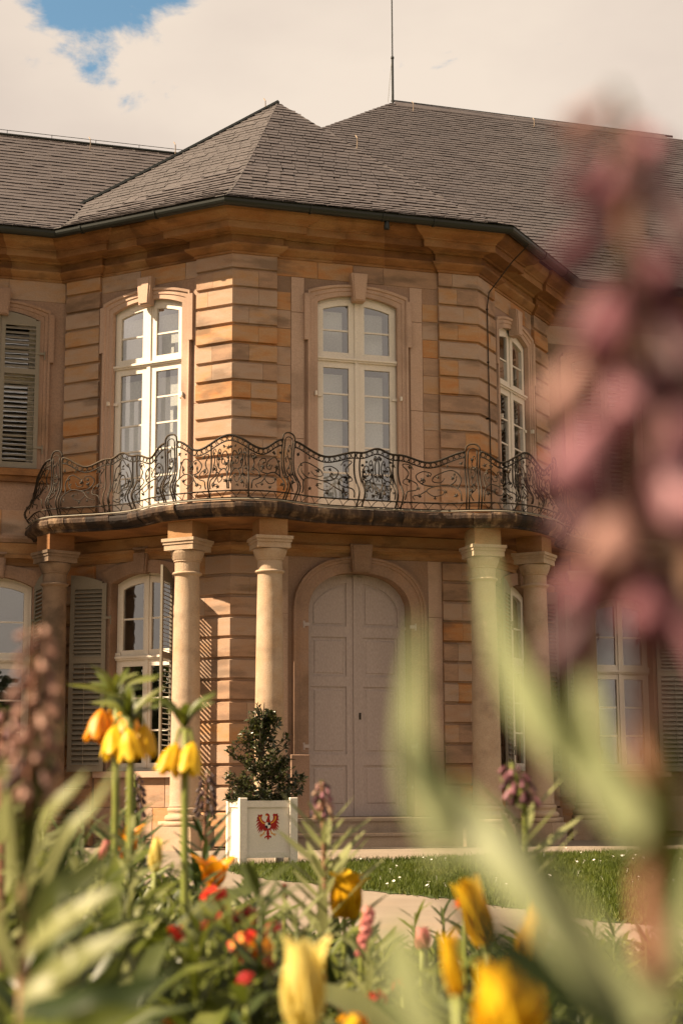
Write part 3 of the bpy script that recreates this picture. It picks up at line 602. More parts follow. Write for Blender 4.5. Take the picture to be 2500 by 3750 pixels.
    for sg in (-1, 1):                             # shutter pins at the jambs
        for z in ((op.zb + 1.9),):
            k = MB(); x = c + sg * (op.half + 0.0); fbox(k, fr, min(x - sg * .10, x + sg * .06), max(x - sg * .10, x + sg * .06), d + 0.02, d + 0.04, z, z + 0.05); fbox(k, fr, x + sg * .03 - .015, x + sg * .03 + .015, d + 0.02, d + 0.16, z - 0.01, z + 0.06); k.build('hinge_pin', 'white_paint', wn)
    return wn
for fr, op, cu in ((FRONT, u_front, 0.16), (LEFT, u_left, 0.16), (RIGHT, u_right, 0.0)): window(fr, op, 7.97, 4, 1, d=-0.065, curtain=cu, fw=0.022, stile=0.10, istile=0.135)
for fr, op in ((LEFT, l_left), (RIGHT, l_right), (WING, l_wl), (WING, l_wr)): window(fr, op, 3.02, 2, 1, d=-0.16, stile=0.075, kick=0.075)
for op in (l_wl2, l_wr2): window(WING, op, 3.02, 2, 1, d=-0.16, stile=0.075, kick=0.075)
for op in (u_wl, u_wr, u_wl2, u_wr2): window(WING, op, 7.97, 2, 1, d=-0.24)

# --- shutters
def shutter(fr, width, zb, zt_lo, zt_hi, n_up, n_lo, zm, tilt=0.9, rod=True, open_lo=False, fat=0.60):
    sh = empty('shutter', palace); st = 0.075; T = 0.035
    fm = MB(); fbox(fm, fr, 0, st, 0, T, zb, zt_lo); 
    fbox(fm, fr, width - st, width, 0, T, zb, zt_hi); fbox(fm, fr, st, width - st, 0.001, T - .001, zb, zb + 0.10)
    fbox(fm, fr, st, width - st, 0.001, T - .001, zm - 0.05, zm + 0.05)
    k = [(st + (width - 2 * st) * i / 6) for i in range(7)]
    tz = lambda x: zt_lo + (zt_hi - zt_lo) * math.sin(min(max(x / width, 0), 1) * math.pi / 2)
    strip(fm, fr, [(x, zt_lo - 0.10) for x in k], [(x, tz(x)) for x in k], 0.001, T - .001)
    fm.build('frame', 'shutter_paint', sh)
    for z0, z1, n, tl in ((zm + 0.05, zt_lo - 0.10, n_up, tilt), (zb + 0.10, zm - 0.05, n_lo, tilt * (0.6 if open_lo else 1.0))):
        if n == 0: continue
        p = (z1 - z0) / n
        for i in range(n):
            zc_ = z0 + (i + 0.5) * p; hw = p * fat if not open_lo else 0.032
            dz, dd = hw * math.sin(tl), hw * math.cos(tl)
            s_ = MB(); y = T / 2; t_ = 0.005
            s_.box8([fr(st - .005, y + dd, zc_ - dz - t_), fr(width - st + .005, y + dd, zc_ - dz - t_), fr(width - st + .005, y - dd, zc_ + dz - t_), fr(st - .005, y - dd, zc_ + dz - t_),
                     fr(st - .005, y + dd, zc_ - dz + t_), fr(width - st + .005, y + dd, zc_ - dz + t_), fr(width - st + .005, y - dd, zc_ + dz + t_), fr(st - .005, y - dd, zc_ + dz + t_)])
            s_.build('slat', 'shutter_paint', sh)
    if rod:
        s_ = MB(); s_.tube([fr(width * 0.55, T + 0.03, zb + 0.12), fr(width * 0.55, T + 0.03, zm - 0.06)], 0.006, 5); s_.build('tilt_rod', 'shutter_paint', sh)
    for z in (zb + 0.35, zt_lo - 0.6):
        s_ = MB(); fbox(s_, fr, -0.09, 0.07, T, T + 0.012, z, z + 0.04); s_.tube([fr(-0.085, T + 0.006, z - 0.09), fr(-0.085, T + 0.006, z + 0.06)], 0.012, 6); s_.build('hinge', 'shutter_paint', sh)
    return sh
# upper wing windows: shutters shut (right leaf hinged right, so run it from the jamb inwards)
for op in (u_wl, u_wr):
    for sg in (-1, 1):
        fr = WING.sub(op.c + sg * (op.half - 0.01), 0.03, -sg, 0)
        if sg > 0: fr.ot = WING.ot.copy()
        shutter(fr, op.half - 0.015, 6.32, 8.93, 9.07, 9, 18, 8.02, tilt=0.75, rod=False, open_lo=True)
# lower windows: shutters folded back
def open_pair(fr, op, lv, rv, width=0.66):
    for sg, (da, dd) in ((-1, lv), (1, rv)):
        if da is None: continue
        f2 = fr.sub(op.c + sg * (op.half + 0.04), 0.085, da, dd)
        if f2.ot.dot(fr.ot) < 0 and abs(dd) < 0.7: f2.ot = -f2.ot
        shutter(f2, width, 1.20, 4.30, 4.44, 17, 20, 3.02, tilt=0.8 if not (fr is LEFT and sg > 0) else -0.30, fat=0.60 if not (fr is LEFT and sg > 0) else 0.40)
open_pair(LEFT, l_left, (-0.95, 0.30), (0.30, 0.95), 0.62)
open_pair(RIGHT, l_right, (-0.97, 0.20), (0.97, 0.25), 0.62)
open_pair(WING, l_wl, (-0.98, 0.15), (0.12, 0.99), 0.62)
open_pair(WING, l_wr, (-0.99, 0.12), (0.99, 0.12), 0.62)

# --- the door
dr = empty('double_door', palace); op = d_front; d0 = -0.26
tp = lambda x, o=0.0: op.top(x * 0.995) - o
for sg in (-1, 1):
    xs = [sg * (0.006 + (0.884 - 0.006) * (1 - (1 - i / 20) ** 1.8)) for i in range(21)]
    if sg < 0: xs = xs[::-1]
    lf = MB(); strip(lf, FRONT, [(x, 0.47) for x in xs], [(x, tp(x) - 0.004) for x in xs], d0 - 0.03, d0)
    leaf = lf.build('door_leaf', 'door_paint', dr)
    a, b = (0.145, 0.745); zs = [0.62, 1.28, 1.46, 2.55, 2.72, 3.36, 3.54, None]
    st = MB()                                      # stiles and rails stand proud of the leaf
    def bar(s0, s1, z0, z1): fbox(st, FRONT, min(sg * s0, sg * s1), max(sg * s0, sg * s1), d0 - 0.001, d0 + 0.022, z0, z1)
    bar(0.008, a, 0.47, 4.36); 
    e = [0.745 + (0.878 - 0.745) * i / 6 for i in range(7)]
    k = [(sg * x, 0.47) for x in e]; k2 = [(sg * x, tp(x) - 0.006) for x in e]
    if sg < 0: k, k2 = k[::-1], k2[::-1]
    strip(st, FRONT, k, k2, d0 - 0.001, d0 + 0.022)
    for z0, z1 in ((0.47, 0.62), (1.28, 1.46), (2.55, 2.72), (3.36, 3.54)): bar(a, b, z0, z1)
    e = [a + (b - a) * i / 12 for i in range(13)]
    hi = [(sg * x, tp(x) - 0.006) for x in e]; lo = [(sg * x, tp(x * 1.14, 0.15)) for x in e]
    if sg < 0: hi, lo = hi[::-1], lo[::-1]
    strip(st, FRONT, lo, hi, d0 - 0.001, d0 + 0.022); st.build('stile_and_rail', 'door_paint', dr)
    for z0, z1 in ((0.62, 1.28), (1.46, 2.55), (2.72, 3.36)):
        p_ = MB(); x0, x1 = sorted((sg * (a + 0.045), sg * (b - 0.045)))
        P0 = [FRONT(x0, d0, z0 + .045), FRONT(x1, d0, z0 + .045), FRONT(x1, d0, z1 - .045), FRONT(x0, d0, z1 - .045)]
        P1 = [FRONT(x0 + .02, d0 + .012, z0 + .065), FRONT(x1 - .02, d0 + .012, z0 + .065), FRONT(x1 - .02, d0 + .012, z1 - .065), FRONT(x0 + .02, d0 + .012, z1 - .065)]
        p_.box8(P0 + P1); p_.build('door_panel', 'door_paint', dr)
    p_ = MB(); e = [a + 0.045 + (b - a - 0.09) * i / 10 for i in range(11)]
    hi = [(sg * x, tp(x * 1.14, 0.20)) for x in e]; lo = [(sg * x, 3.585) for x in e]
    if sg < 0: hi, lo = hi[::-1], lo[::-1]
    strip(p_, FRONT, lo, hi, d0, d0 + 0.012); p_.build('door_panel', 'door_paint', dr)
    for z in (0.9, 1.55, 3.50):
        h = MB(); x0, x1 = sorted((sg * 0.80, sg * 0.97)); fbox(h, FRONT, x0, x1, d0 + 0.022, d0 + 0.036, z, z + 0.055); hp = MB(); hp.tube([FRONT(sg * 0.955, 0.06, z - 0.03), FRONT(sg * 0.955, 0.06, z + 0.085)], 0.02, 8)
        x0, x1 = sorted((sg * 0.86, sg * 0.96)); fbox(hp, FRONT, x0, x1, 0.05, 0.085, z, z + 0.055); h.build('hinge', 'door_paint', dr); hp.build('hinge_pin', 'door_paint', dr)
b_ = MB(); fbox(b_, FRONT, -0.03, 0.03, d0 + 0.022, d0 + 0.045, 0.47, 4.39); b_.build('cover_strip', 'door_paint', dr)
b_ = MB(); fbox(b_, FRONT, 0.065, 0.10, d0 + 0.022, d0 + 0.030, 2.02, 2.13); b_.tube([FRONT(0.083, d0 + 0.03, 2.09), FRONT(0.083, d0 + 0.045, 2.09)], 0.012, 8); b_.build('lock_plate', 'iron', dr)
b_ = MB(); fbox(b_, FRONT, -0.886, 0.886, -0.9, -0.02, 0.40, 0.465); b_.build('threshold', 'step_stone', dr)
st = empty('door_steps', palace)
for i, (hw, d, z0, z1) in enumerate(((1.55, 0.75, 0.0, 0.225), (1.25, 0.40, 0.225, 0.449))):
    b_ = MB(); fbox(b_, FRONT, -hw, hw, -0.05, d - 0.03, z0, z1 - 0.05); fbox(b_, FRONT, -hw - .0, hw + .0, -0.05, d, z1 - 0.05, z1 - 0.012); fbox(b_, FRONT, -hw + .012, hw - .012, -0.05, d - 0.012, z1 - 0.012, z1); b_.build('step', 'step_stone', st)

# --- columns
def column(u, n, ang, mat='column_stone'):
    co = empty('column', palace, (u, -n, 0), ang)
    b_ = MB(); b_.box((-0.33, -0.33, 0), (0.33, 0.33, 0.30)); b_.box((-0.315, -0.315, 0.30), (0.315, 0.315, 0.35)); b_.build('pedestal', mat, co)
    b_ = MB(); b_.box((-0.29, -0.29, 0.351), (0.29, 0.29, 0.43))
    b_.lathe((0, 0, 0), [(0.285, 0.431), (0.305, 0.46), (0.305, 0.49), (0.285, 0.52), (0.255, 0.53), (0.25, 0.56), (0.262, 0.575), (0.27, 0.60), (0.262, 0.625), (0.245, 0.635)], 28); b_.build('base', mat, co, True)
    pr = [(0.245, 0.635), (0.232, 0.67)]
    for i in range(13):
        t = i / 12; pr.append((0.230 - 0.028 * t - 0.010 * t * t + 0.004 * math.sin(t * math.pi), 0.68 + (4.17 - 0.68) * t))
    pr += [(0.200, 4.20), (0.225, 4.21), (0.235, 4.225), (0.225, 4.245), (0.198, 4.25)]
    b_ = MB(); b_.lathe((0, 0, 0), pr, 32); b_.build('shaft', mat, co, True)
    b_ = MB(); b_.lathe((0, 0, 0), [(0.196, 4.25), (0.198, 4.40), (0.215, 4.41), (0.215, 4.43), (0.225, 4.44), (0.245, 4.49), (0.262, 4.54), (0.265, 4.57), (0.25, 4.58)], 28)
    b_.box((-0.265, -0.265, 4.581), (0.265, 0.265, 4.67)); b_.box((-0.28, -0.28, 4.67), (0.28, 0.28, 4.715)); b_.box((-0.298, -0.298, 4.715), (0.298, 0.298, 4.765)); b_.build('capital', mat, co)
    b_ = MB(); b_.box((-0.225, -0.225, 4.766), (0.225, 0.225, 5.035)); b_.build('impost_block', 'orange_stone', co)
for u, n, a in ((-1.77, 1.0, 0), (1.79, 1.0, 0), (-2.95, 0.42, R(45)), (2.95, 0.42, R(45)), (4.76, -1.5, R(-20))): column(u, n, a)
column(-4.76, -1.5, R(20), 'grimy_shaded_column')

# --- balcony slab
half_e = [(0, 1.12), (0.6, 1.125), (1.1, 1.19), (1.5, 1.36), (1.9, 1.47), (2.35, 1.42), (2.85, 1.15), (3.25, 0.80), (3.52, 0.45), (3.66, 0.10), (3.84, -0.25), (4.2, -0.58), (4.6, -0.85), (4.95, -1.12), (5.13, -1.55), (5.17, -2.41)]
edge = [(-u, n) for u, n in half_e[:0:-1]] + half_e
edge = [(v.x, -v.y) for v in bez([(u, n, 0) for u, n in edge], 6)]
bal = empty('balcony', palace)
inner = [(INNER + 0.0, DEP), (HALF, 0), (-HALF, 0), (-INNER, DEP)]
levels = [(-0.17, 5.035), (-0.12, 5.045), (-0.12, 5.075), (-0.07, 5.11), (-0.03, 5.13), (0.0, 5.17), (0.005, 5.22), (-0.01, 5.255), (-0.03, 5.265)]
ne = len(edge)
lofs = [offset(edge, o) for o, z in levels]
k = 0
while k < ne - 1:
    k1 = min(k + rng.choice([4, 5, 6, 7]), ne - 1); k1 = ne - 1 if ne - 1 - k1 < 3 else k1
    mb = MB(); out_ = rng.uniform(-.018, .018); dz = rng.uniform(-.012, .008); n = k1 - k + 1
    for li, (o, z) in enumerate(levels):
        a = offset(edge, o + (out_ if li > 1 else 0))
        for i in range(k, k1 + 1):
            x, y = a[i]; y = y if i not in (0, ne - 1) else DEP + 0.01
            if i == k and k: x, y = x + (a[i + 1][0] - x) * .03, y + (a[i + 1][1] - y) * .03
            mb.v.append((x, y, z + (dz if 1 < li else 0) + (rng.uniform(-.006, .006) if li > 2 else 0)))
    for li in range(len(levels) - 1):
        for i in range(n - 1): mb.f.append((li * n + i, li * n + i + 1, (li + 1) * n + i + 1, (li + 1) * n + i))
    for i in (0, n - 1): mb.f.append(tuple(li * n + i for li in range(len(levels))))
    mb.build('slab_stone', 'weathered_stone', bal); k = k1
for z, o, nm, mt in ((5.034, -0.168, 'soffit', 'orange_stone'), (5.262, -0.03, 'deck', 'step_stone')):
    oe = offset(edge, o); b_ = MB(); b_.v = [(x, y if i not in (0, ne - 1) else DEP + 0.01, z) for i, (x, y) in enumerate(oe)] + [(x, y + 0.02, z) for x, y in inner]
    b_.f = [tuple(range(len(b_.v)))]; b_.build(nm, mt, bal)
b_ = MB(); b_.tube([(x, y, 5.285) for x, y in offset(edge, -0.015)], 0.014, 5); b_.build('edge_flashing', 'shutter_paint', bal)

# --- wrought iron railing
ep = [Vector((x, y, 0)) for x, y in edge]
acc = [0.0]
for a, b in zip(ep, ep[1:]): acc.append(acc[-1] + (b - a).length)
LEN = acc[-1]
def path(s):
    s = max(0, min(LEN - 1e-4, s))
    import bisect
    i = min(max(bisect.bisect_right(acc, s) - 1, 0), ne - 2); t = (s - acc[i]) / (acc[i + 1] - acc[i])
    j = max(i - 2, 0); k = min(i + 3, ne - 1); tg = (ep[k] - ep[j]).normalized()
    return ep[i].lerp(ep[i + 1], t), Vector((tg.y, -tg.x, 0))
def belly(h): return -0.13 + 0.15 * math.exp(-((h - 0.24) / 0.17) ** 2) + 0.03 * math.exp(-((h - 1.0) / 0.2) ** 2)
def rail(s, h):
    p, n = path(s); return p + n * belly(h) + Vector((0, 0, 5.29 + h))
def s_of_u(u):
    i = min(range(ne), key=lambda k: abs(ep[k].x - u)); return acc[i]
def spline1(pts, t):
    for (a, ya), (b, yb) in zip(pts, pts[1:]):
        if t <= b:
            k = (t - a) / (b - a); k = k * k * (3 - 2 * k); return ya + (yb - ya) * k
    return pts[-1][1]
def make_leaf_mesh():
    mb = MB(); pts = []
    for i in range(10):
        a = 2 * math.pi * i / 10; r_ = (1.0 if i % 2 == 0 else 0.55) * (0.85 if i not in (0,) else 1.25); pts.append((r_ * math.sin(a), r_ * math.cos(a)))
    mb.v = [(x * 0.040, -0.006 - 0.008 * abs(x), z * 0.040) for x, z in pts] + [(0, -0.02, 0), (0, 0.004, 0)]
    mb.f = [(i, (i + 1) % 10, 10) for i in range(10)] + [((i + 1) % 10, i, 11) for i in range(10)]
    return mb.mesh('leaf', 'iron')
LEAFM = make_leaf_mesh()
gm = MB()
for k in range(9): gm.lathe((0.012 * ((k % 3) - 1) * (1 - k // 3 * .3), 0, -0.016 * (k // 3)), [(0.002, -0.009), (0.009, -0.003), (0.009, 0.003), (0.002, 0.009)], 5)
GRAPE = gm.mesh('grapes', 'iron')
def leaf_at(par, s, h, sc=1.0, roll=0.0, me=None):
    o = link('iron_leaf' if me is None else 'iron_grapes', me or LEAFM, par); p = rail(s, h); _, n = path(s)
    o.location = p + n * 0.02; o.rotation_euler = (rng.uniform(-.5, .5), roll, math.atan2(n.x, -n.y) + rng.uniform(-.4, .4)); o.scale = (sc,) * 3
def spiral(c, r0, a0, turns, d=1, n=22):
    return [(c[0] + r0 * (1 - 0.8 * i / n) * math.cos(a0 + d * 2 * math.pi * turns * i / n), c[1] + r0 * (1 - 0.8 * i / n) * math.sin(a0 + d * 2 * math.pi * turns * i / n)) for i in range(n + 1)]
VINES = [[(0.04, 0.0), (0.06, 0.22), (0.22, 0.42), (0.46, 0.44), (0.60, 0.30), (0.50, 0.14), (0.34, 0.18), (0.33, 0.30), (0.42, 0.33)],
         [(0.10, 0.30), (0.05, 0.55), (0.20, 0.80), (0.42, 0.78), (0.48, 0.62), (0.36, 0.55), (0.29, 0.64)],
         [(0.46, 0.44), (0.66, 0.52), (0.74, 0.72), (0.62, 0.90), (0.50, 0.86), (0.52, 0.76)],
         [(0.96, 0.0), (0.93, 0.2), (0.76, 0.30), (0.74, 0.50), (0.90, 0.58), (0.96, 0.46), (0.88, 0.40)],
         [(0.90, 0.58), (0.86, 0.76), (0.96, 0.92), (0.84, 0.97), (0.78, 0.88)],
         [(0.60, 0.30), (0.72, 0.16), (0.84, 0.10), (0.80, 0.02)], [(0.22, 0.42), (0.14, 0.50), (0.12, 0.62)], [(0.66, 0.52), (0.60, 0.62), (0.62, 0.70)]]
LEAFS = [(0.33, 0.24, 0), (0.20, 0.56, 1), (0.42, 0.68, 0), (0.58, 0.80, 0), (0.88, 0.50, 0), (0.84, 0.88, 1), (0.72, 0.10, 0), (0.12, 0.66, 0), (0.62, 0.66, 0), (0.05, 0.86, 0), (0.70, 0.36, 2), (0.50, 0.05, 0), (0.28, 0.92, 2), (0.15, 0.14, 0)]
def cell(par, s0, s1, top, mir=False, vines=VINES, leaves=LEAFS, r=0.0098):
    h0 = 0.16
    def mp(x, y):
        x2 = 1 - x if mir else x; s = s0 + (s1 - s0) * x2; return s, h0 + y * (top(s) - 0.10 - h0)
    for v in vines:
        pts = [(*mp(p.x, p.y),) for p in bez([(x, y, 0) for x, y in v], 5)]
        b_ = MB(); k = len(pts); b_.tube([rail(s, h) for s, h in pts], [r * (1.15 - 0.5 * i / k) for i in range(k)], 5); b_.build('scroll', 'iron', par, True)
    for x, y, g in leaves:
        s, h = mp(x + rng.uniform(-.03, .03), y + rng.uniform(-.03, .03)); leaf_at(par, s, h, rng.uniform(0.8, 1.35), rng.uniform(0, 6.3), GRAPE if g == 2 else None)
def flat_top(par, s0, s1, top):
    n = max(8, int((s1 - s0) / 0.035)); ss = [s0 + (s1 - s0) * i / n for i in range(n + 1)]
    b_ = MB(); b_.tube([rail(s, top(s)) for s in ss], 0.018, 6); b_.build('top_rail', 'iron', par, True)
    b_ = MB(); b_.tube([rail(s, top(s) - 0.09) for s in ss], 0.011, 5); b_.build('band_rail', 'iron', par, True)
    for h in (0.03, 0.13):
        b_ = MB(); b_.tube([rail(s, h) for s in ss], 0.013, 5); b_.build('bottom_rail', 'iron', par, True)
    k = max(2, int((s1 - s0) / 0.088)); b_ = MB(); wd = (s1 - s0) / k       # little C-scrolls between the two top rails
    for i in range(k):
        c = s0 + (i + 0.5) * wd
        for sg in (-1, 1):
            pts = [rail(c + sg * wd * (0.12 + 0.33 * math.sin(t)), top(c) - 0.045 - 0.034 * math.cos(t)) for t in [math.pi * j / 6 for j in range(7)]]
            b_.tube(pts, 0.0075, 4, False)
    b_.build('scroll_band', 'iron', par, True)
    b_ = MB(); k = max(2, int((s1 - s0) / 0.22)); wd = (s1 - s0) / k
    for i in range(k):
        c = s0 + (i + 0.5) * wd
        for sg in (-1, 1): b_.tube([rail(c + sg * wd * 0.42 * q, 0.035 + 0.09 * math.sin(q * math.pi / 2)) for q in [j / 5 for j in range(6)]], 0.006, 4, False)
    b_.build('scroll_band', 'iron', par, True)
def bars(par, s, top, w_=0.0):
    for o in ((-w_ / 2, w_ / 2) if w_ else (0,)):
        b_ = MB(); hs = [top(s) * i / 14 for i in range(15)]; b_.tube([rail(s + o + 0.02 * math.sin(2 * math.pi * i / 14) * (1 if w_ else 0), h) for i, h in enumerate(hs)], 0.014, 5); b_.build('upright_bar', 'iron', par, True)
PW = 0.10
posts = [s_of_u(u) for u in (-4.88, -3.36, -1.52, 1.52, 3.36, 4.88)]
for s in posts:
    po = empty('railing_post', bal)
    for o in (-PW, PW):
        for oo in (-0.022, 0.022):
            b_ = MB(); b_.tube([rail(s + o + oo + 0.012 * math.sin(2 * math.pi * i / 16), 0.99 * i / 16) for i in range(17)], 0.013, 5); b_.build('upright_bar', 'iron', po, True)
    b_ = MB(); b_.tube([rail(s + (PW + 0.02) * math.cos(t), 0.98 + 0.13 * max(math.sin(t), 0) ** 0.6) for t in [math.pi * i / 16 for i in range(17)]], 0.014, 6); b_.build('arched_cap', 'iron', po, True)
    b_ = MB(); b_.tube([rail(s + (PW - 0.02) * math.cos(t), 0.92 + 0.12 * max(math.sin(t), 0) ** 0.6) for t in [math.pi * i / 16 for i in range(17)]], 0.008, 5); b_.build('arched_cap', 'iron', po, True)
    for h in (0.03, 0.13):
        b_ = MB(); b_.tube([rail(s - PW - .03 + (2 * PW + .06) * i / 4, h) for i in range(5)], 0.012, 5); b_.build('bottom_rail', 'iron', po, True)
    cell(po, s - PW + 0.025, s + PW - 0.025, lambda q: 1.05, vines=[[(0.5, 0.0), (0.2, 0.12), (0.7, 0.25), (0.3, 0.42), (0.75, 0.6), (0.35, 0.78), (0.6, 0.95), (0.8, 0.88)], [(0.2, 0.3), (0.6, 0.36), (0.8, 0.44)], [(0.3, 0.6), (0.2, 0.7), (0.5, 0.72)]],
         leaves=[(0.3, 0.2, 0), (0.6, 0.34, 0), (0.4, 0.5, 0), (0.65, 0.66, 0), (0.35, 0.85, 0)])
LONG = [(0, 0.98), (0.20, 0.81), (0.37, 0.91), (0.405, 0.91), (0.50, 0.99), (0.595, 0.91), (0.63, 0.91), (0.80, 0.81), (1, 0.98)]
SHORT = [(0, 0.98), (0.20, 0.81), (0.50, 1.02), (0.80, 0.81), (1, 0.98)]
END = [(0, 0.60), (0.5, 0.82), (1, 0.98)]
SUNV = [[(0.5 + 0.18 * math.cos(t), 0.42 + 0.22 * math.sin(t)) for t in [2 * math.pi * i / 10 for i in range(11)]]] + \
       [[(0.5 + 0.30 * math.cos(t + e), 0.42 + 0.36 * math.sin(t + e)) for e in (-0.22, 0, 0.22)] for t in [2 * math.pi * i / 8 for i in range(8)]] + \
       [[(0.08, 0), (0.04, 0.4), (0.14, 0.8), (0.3, 0.9)], [(0.92, 0), (0.96, 0.4), (0.86, 0.8), (0.7, 0.9)], [(0.3, 0.86), (0.5, 0.98), (0.7, 0.86)], [(0.25, 0.06), (0.5, 0.0), (0.75, 0.06)]]
for k, (a, b) in enumerate(zip([0.02] + posts, posts + [LEN - 0.02])):
    s0 = a + (PW + 0.03 if k else 0); s1 = b - (PW + 0.03 if k < 6 else 0)
    prof = {0: END, 6: [(1 - t, y) for t, y in END[::-1]], 1: LONG, 3: LONG, 5: LONG, 2: SHORT, 4: SHORT}[k]
    top = (lambda s, s0=s0, s1=s1, prof=prof: spline1(prof, (s - s0) / (s1 - s0)))
    pn = empty('railing_panel', bal); flat_top(pn, s0, s1, top); w_ = s1 - s0
    if prof is LONG:
        e = [s0, s0 + w_ * 0.385, s0 + w_ * 0.615, s1]
        for q in e[1:3]: bars(pn, q, top, 0.09)
        cell(pn, e[0] + .02, e[1] - .06, top); cell(pn, e[2] + .06, e[3] - .02, top, True)
        mid = (e[1] + e[2]) / 2
        if k == 3: cell(pn, e[1] + .06, mid, top); cell(pn, mid, e[2] - .06, top, True)
        else: cell(pn, e[1] + .06, e[2] - .06, top, False, SUNV, LEAFS[:6])
    elif prof is SHORT:
        e = [s0, s0 + w_ * 0.33, s0 + w_ * 0.67, s1]
        for q in e[1:3]: bars(pn, q, top)
        cell(pn, e[0] + .02, e[1] - .02, top); cell(pn, e[2] + .02, e[3] - .02, top, True); mid = (e[1] + e[2]) / 2
        cell(pn, e[1] + .02, mid, top, True); cell(pn, mid, e[2] - .02, top)
    else:
        cell(pn, s0 + .05, s1 - .02, top)
        sx = s0 if k == 0 else s1; b_ = MB(); b_.tube([rail(sx, 0.60 * i / 10) for i in range(11)], 0.012, 5); b_.build('upright_bar', 'iron', pn, True)

# --- roofs: every plane rises from its eave by the same curve, flared at the foot
KR, ZE = 0.784, 10.33
def zr(q): return ZE + KR * (q - 0.36 * (1 - math.exp(-q / 0.8)))
T22 = math.tan(R(22.5)); OV = 0.845
E1 = (-HALF - OV * T22, -OV); EL = 2 * (HALF + OV * T22)            # bay eave corner (local x, y) and octagon side
QMAX = EL / 2 / T22
E3 = (-INNER - OV * T22, DEP - OV)
QW = 5.05; QR = 10.6
ROWH = 0.205
slates = []                                        # candidates for single slates: (distance, plane mapping, a, i)
def plane(name, p0, dr_, iw, amin, amax, qmax, tiles=True, single=False, tw=0.25, lap=0.06):
    p0 = Vector((*p0, 0)); dr_ = Vector((*dr_, 0)); iw = Vector((*iw, 0))
    def pt(a, q, h=0.0):
        n = Vector((0, 0, 1)); return p0 + dr_ * a + iw * q + Vector((0, 0, zr(q) + h))
    mb = MB(); qs = []; q = 0.0
    while q < qmax: qs.append(q); q += ROWH / math.sqrt(1 + KR * KR * (1 - 0.45 * math.exp(-q / 0.8)) ** 2)
    qs.append(qmax)
    for q0, q1 in zip(qs, qs[1:]):
        mb.add([pt(amin(q0), q0, -0.02), pt(amax(q0), q0, -0.02), pt(amax(q1), q1, -0.02), pt(amin(q1), q1, -0.02)], [(0, 1, 2, 3)])
    under = mb.build(name, 'slate_under', palace)
    if not tiles: return under
    fld = MB()
    for i, (q0, q1) in enumerate(zip(qs, qs[1:])):
        lo, hi = amin(q0) - 0.02, amax(q0) + 0.02; a = lo - rng.uniform(0, tw)
        q2 = min(q1 + (q1 - q0) * 0.35, qmax)
        while a < hi:
            wv = tw * rng.uniform(0.9, 1.1); b = a + wv; h = rng.uniform(0.022, 0.036)
            ca, cb = max(a, lo), min(b, hi)
            if cb - ca > 0.03:
                clipped = ca > a or cb < b or b + lap > hi + 0.02
                qq = q0 - 0.02 - rng.uniform(0, 0.012)
                if single and not clipped: slates.append((pt, under, ca, cb, qq, q2, h, lap))
                else:
                    u0 = max(ca + (0 if clipped else lap), amin(q2) - 0.01); u1 = max(min(cb + lap, amax(q2) + 0.01), u0 + 0.002)
                    if u0 > amax(q2): u0 = u1 = amax(q2)
                    slate_box(fld, pt, ca, cb, u0, u1, qq, q2, h)
            a = b + 0.004
    f = fld.build('slate_courses', 'slate', under); tag(f, kind='stuff'); return under
def slate_box(mb, pt, a0, a1, u0, u1, q0, q1, h):
    t = 0.009
    g = 0.005
    mb.box8([pt(a0 + g, q0, h - t), pt(a1 - g, q0, h - t), pt(u1, q1, 0.0 - t), pt(u0, q1, 0.0 - t), pt(a0 + g, q0, h), pt(a1 - g, q0, h), pt(u1, q1, 0.0), pt(u0, q1, 0.0)])
tri = lambda q: T22 * q
plane('roof', E1, (1, 0), (0, 1), tri, lambda q: EL - T22 * q, QMAX, single=True)
qsw = (EL - SIDE) / (2 * T22)
plane('roof', E1, (-S2, S2), (S2, S2), tri, lambda q: min(SIDE + T22 * q, EL - T22 * q), QMAX, single=True)
plane('roof', (-E1[0], E1[1]), (S2, S2), (-S2, S2), tri, lambda q: min(SIDE + T22 * q, EL - T22 * q), QMAX)
cxy = (0, -OV + QMAX)
for k in (3, 4, 5, 6, 7 - 2):                      # hidden faces of the bay roof
    a = R(-90 + 45 * k); nrm = (math.cos(a), math.sin(a)); 
    if k in (2,): continue
    p = (cxy[0] + nrm[0] * QMAX - -nrm[1] * EL / 2, cxy[1] + nrm[1] * QMAX - nrm[0] * EL / 2)
    plane('roof', p, (-nrm[1], nrm[0]), (-nrm[0], -nrm[1]), tri, lambda q: EL - T22 * q, QMAX, tiles=False)
def amin_l(q): return -(T22 * q + max(0, q - qsw) * 1.0)
plane('roof', E3, (-1, 0), (0, 1), amin_l, lambda q: 5.0, QW)
plane('roof', (E3[0] - 5.02, E3[1]), (-1, 0), (0, 1), lambda q: 0, lambda q: 17.0, QW, tw=0.6)
plane('roof', (-26, DEP - OV + 2 * QW), (1, 0), (0, -1), lambda q: 0, lambda q: 24.5, QW, tiles=False)
def amin_r(q): return -min(QR - q, 4.0, T22 * q + max(0, q - qsw) * 1.5)
plane('roof', (-E3[0], E3[1]), (1, 0), (0, 1), amin_r, lambda q: 8.6, QR)
plane('roof', (0, DEP - OV + 2 * QR), (1, 0), (0, -1), lambda q: max(0, q - 5), lambda q: 13.5, QR, tiles=False)
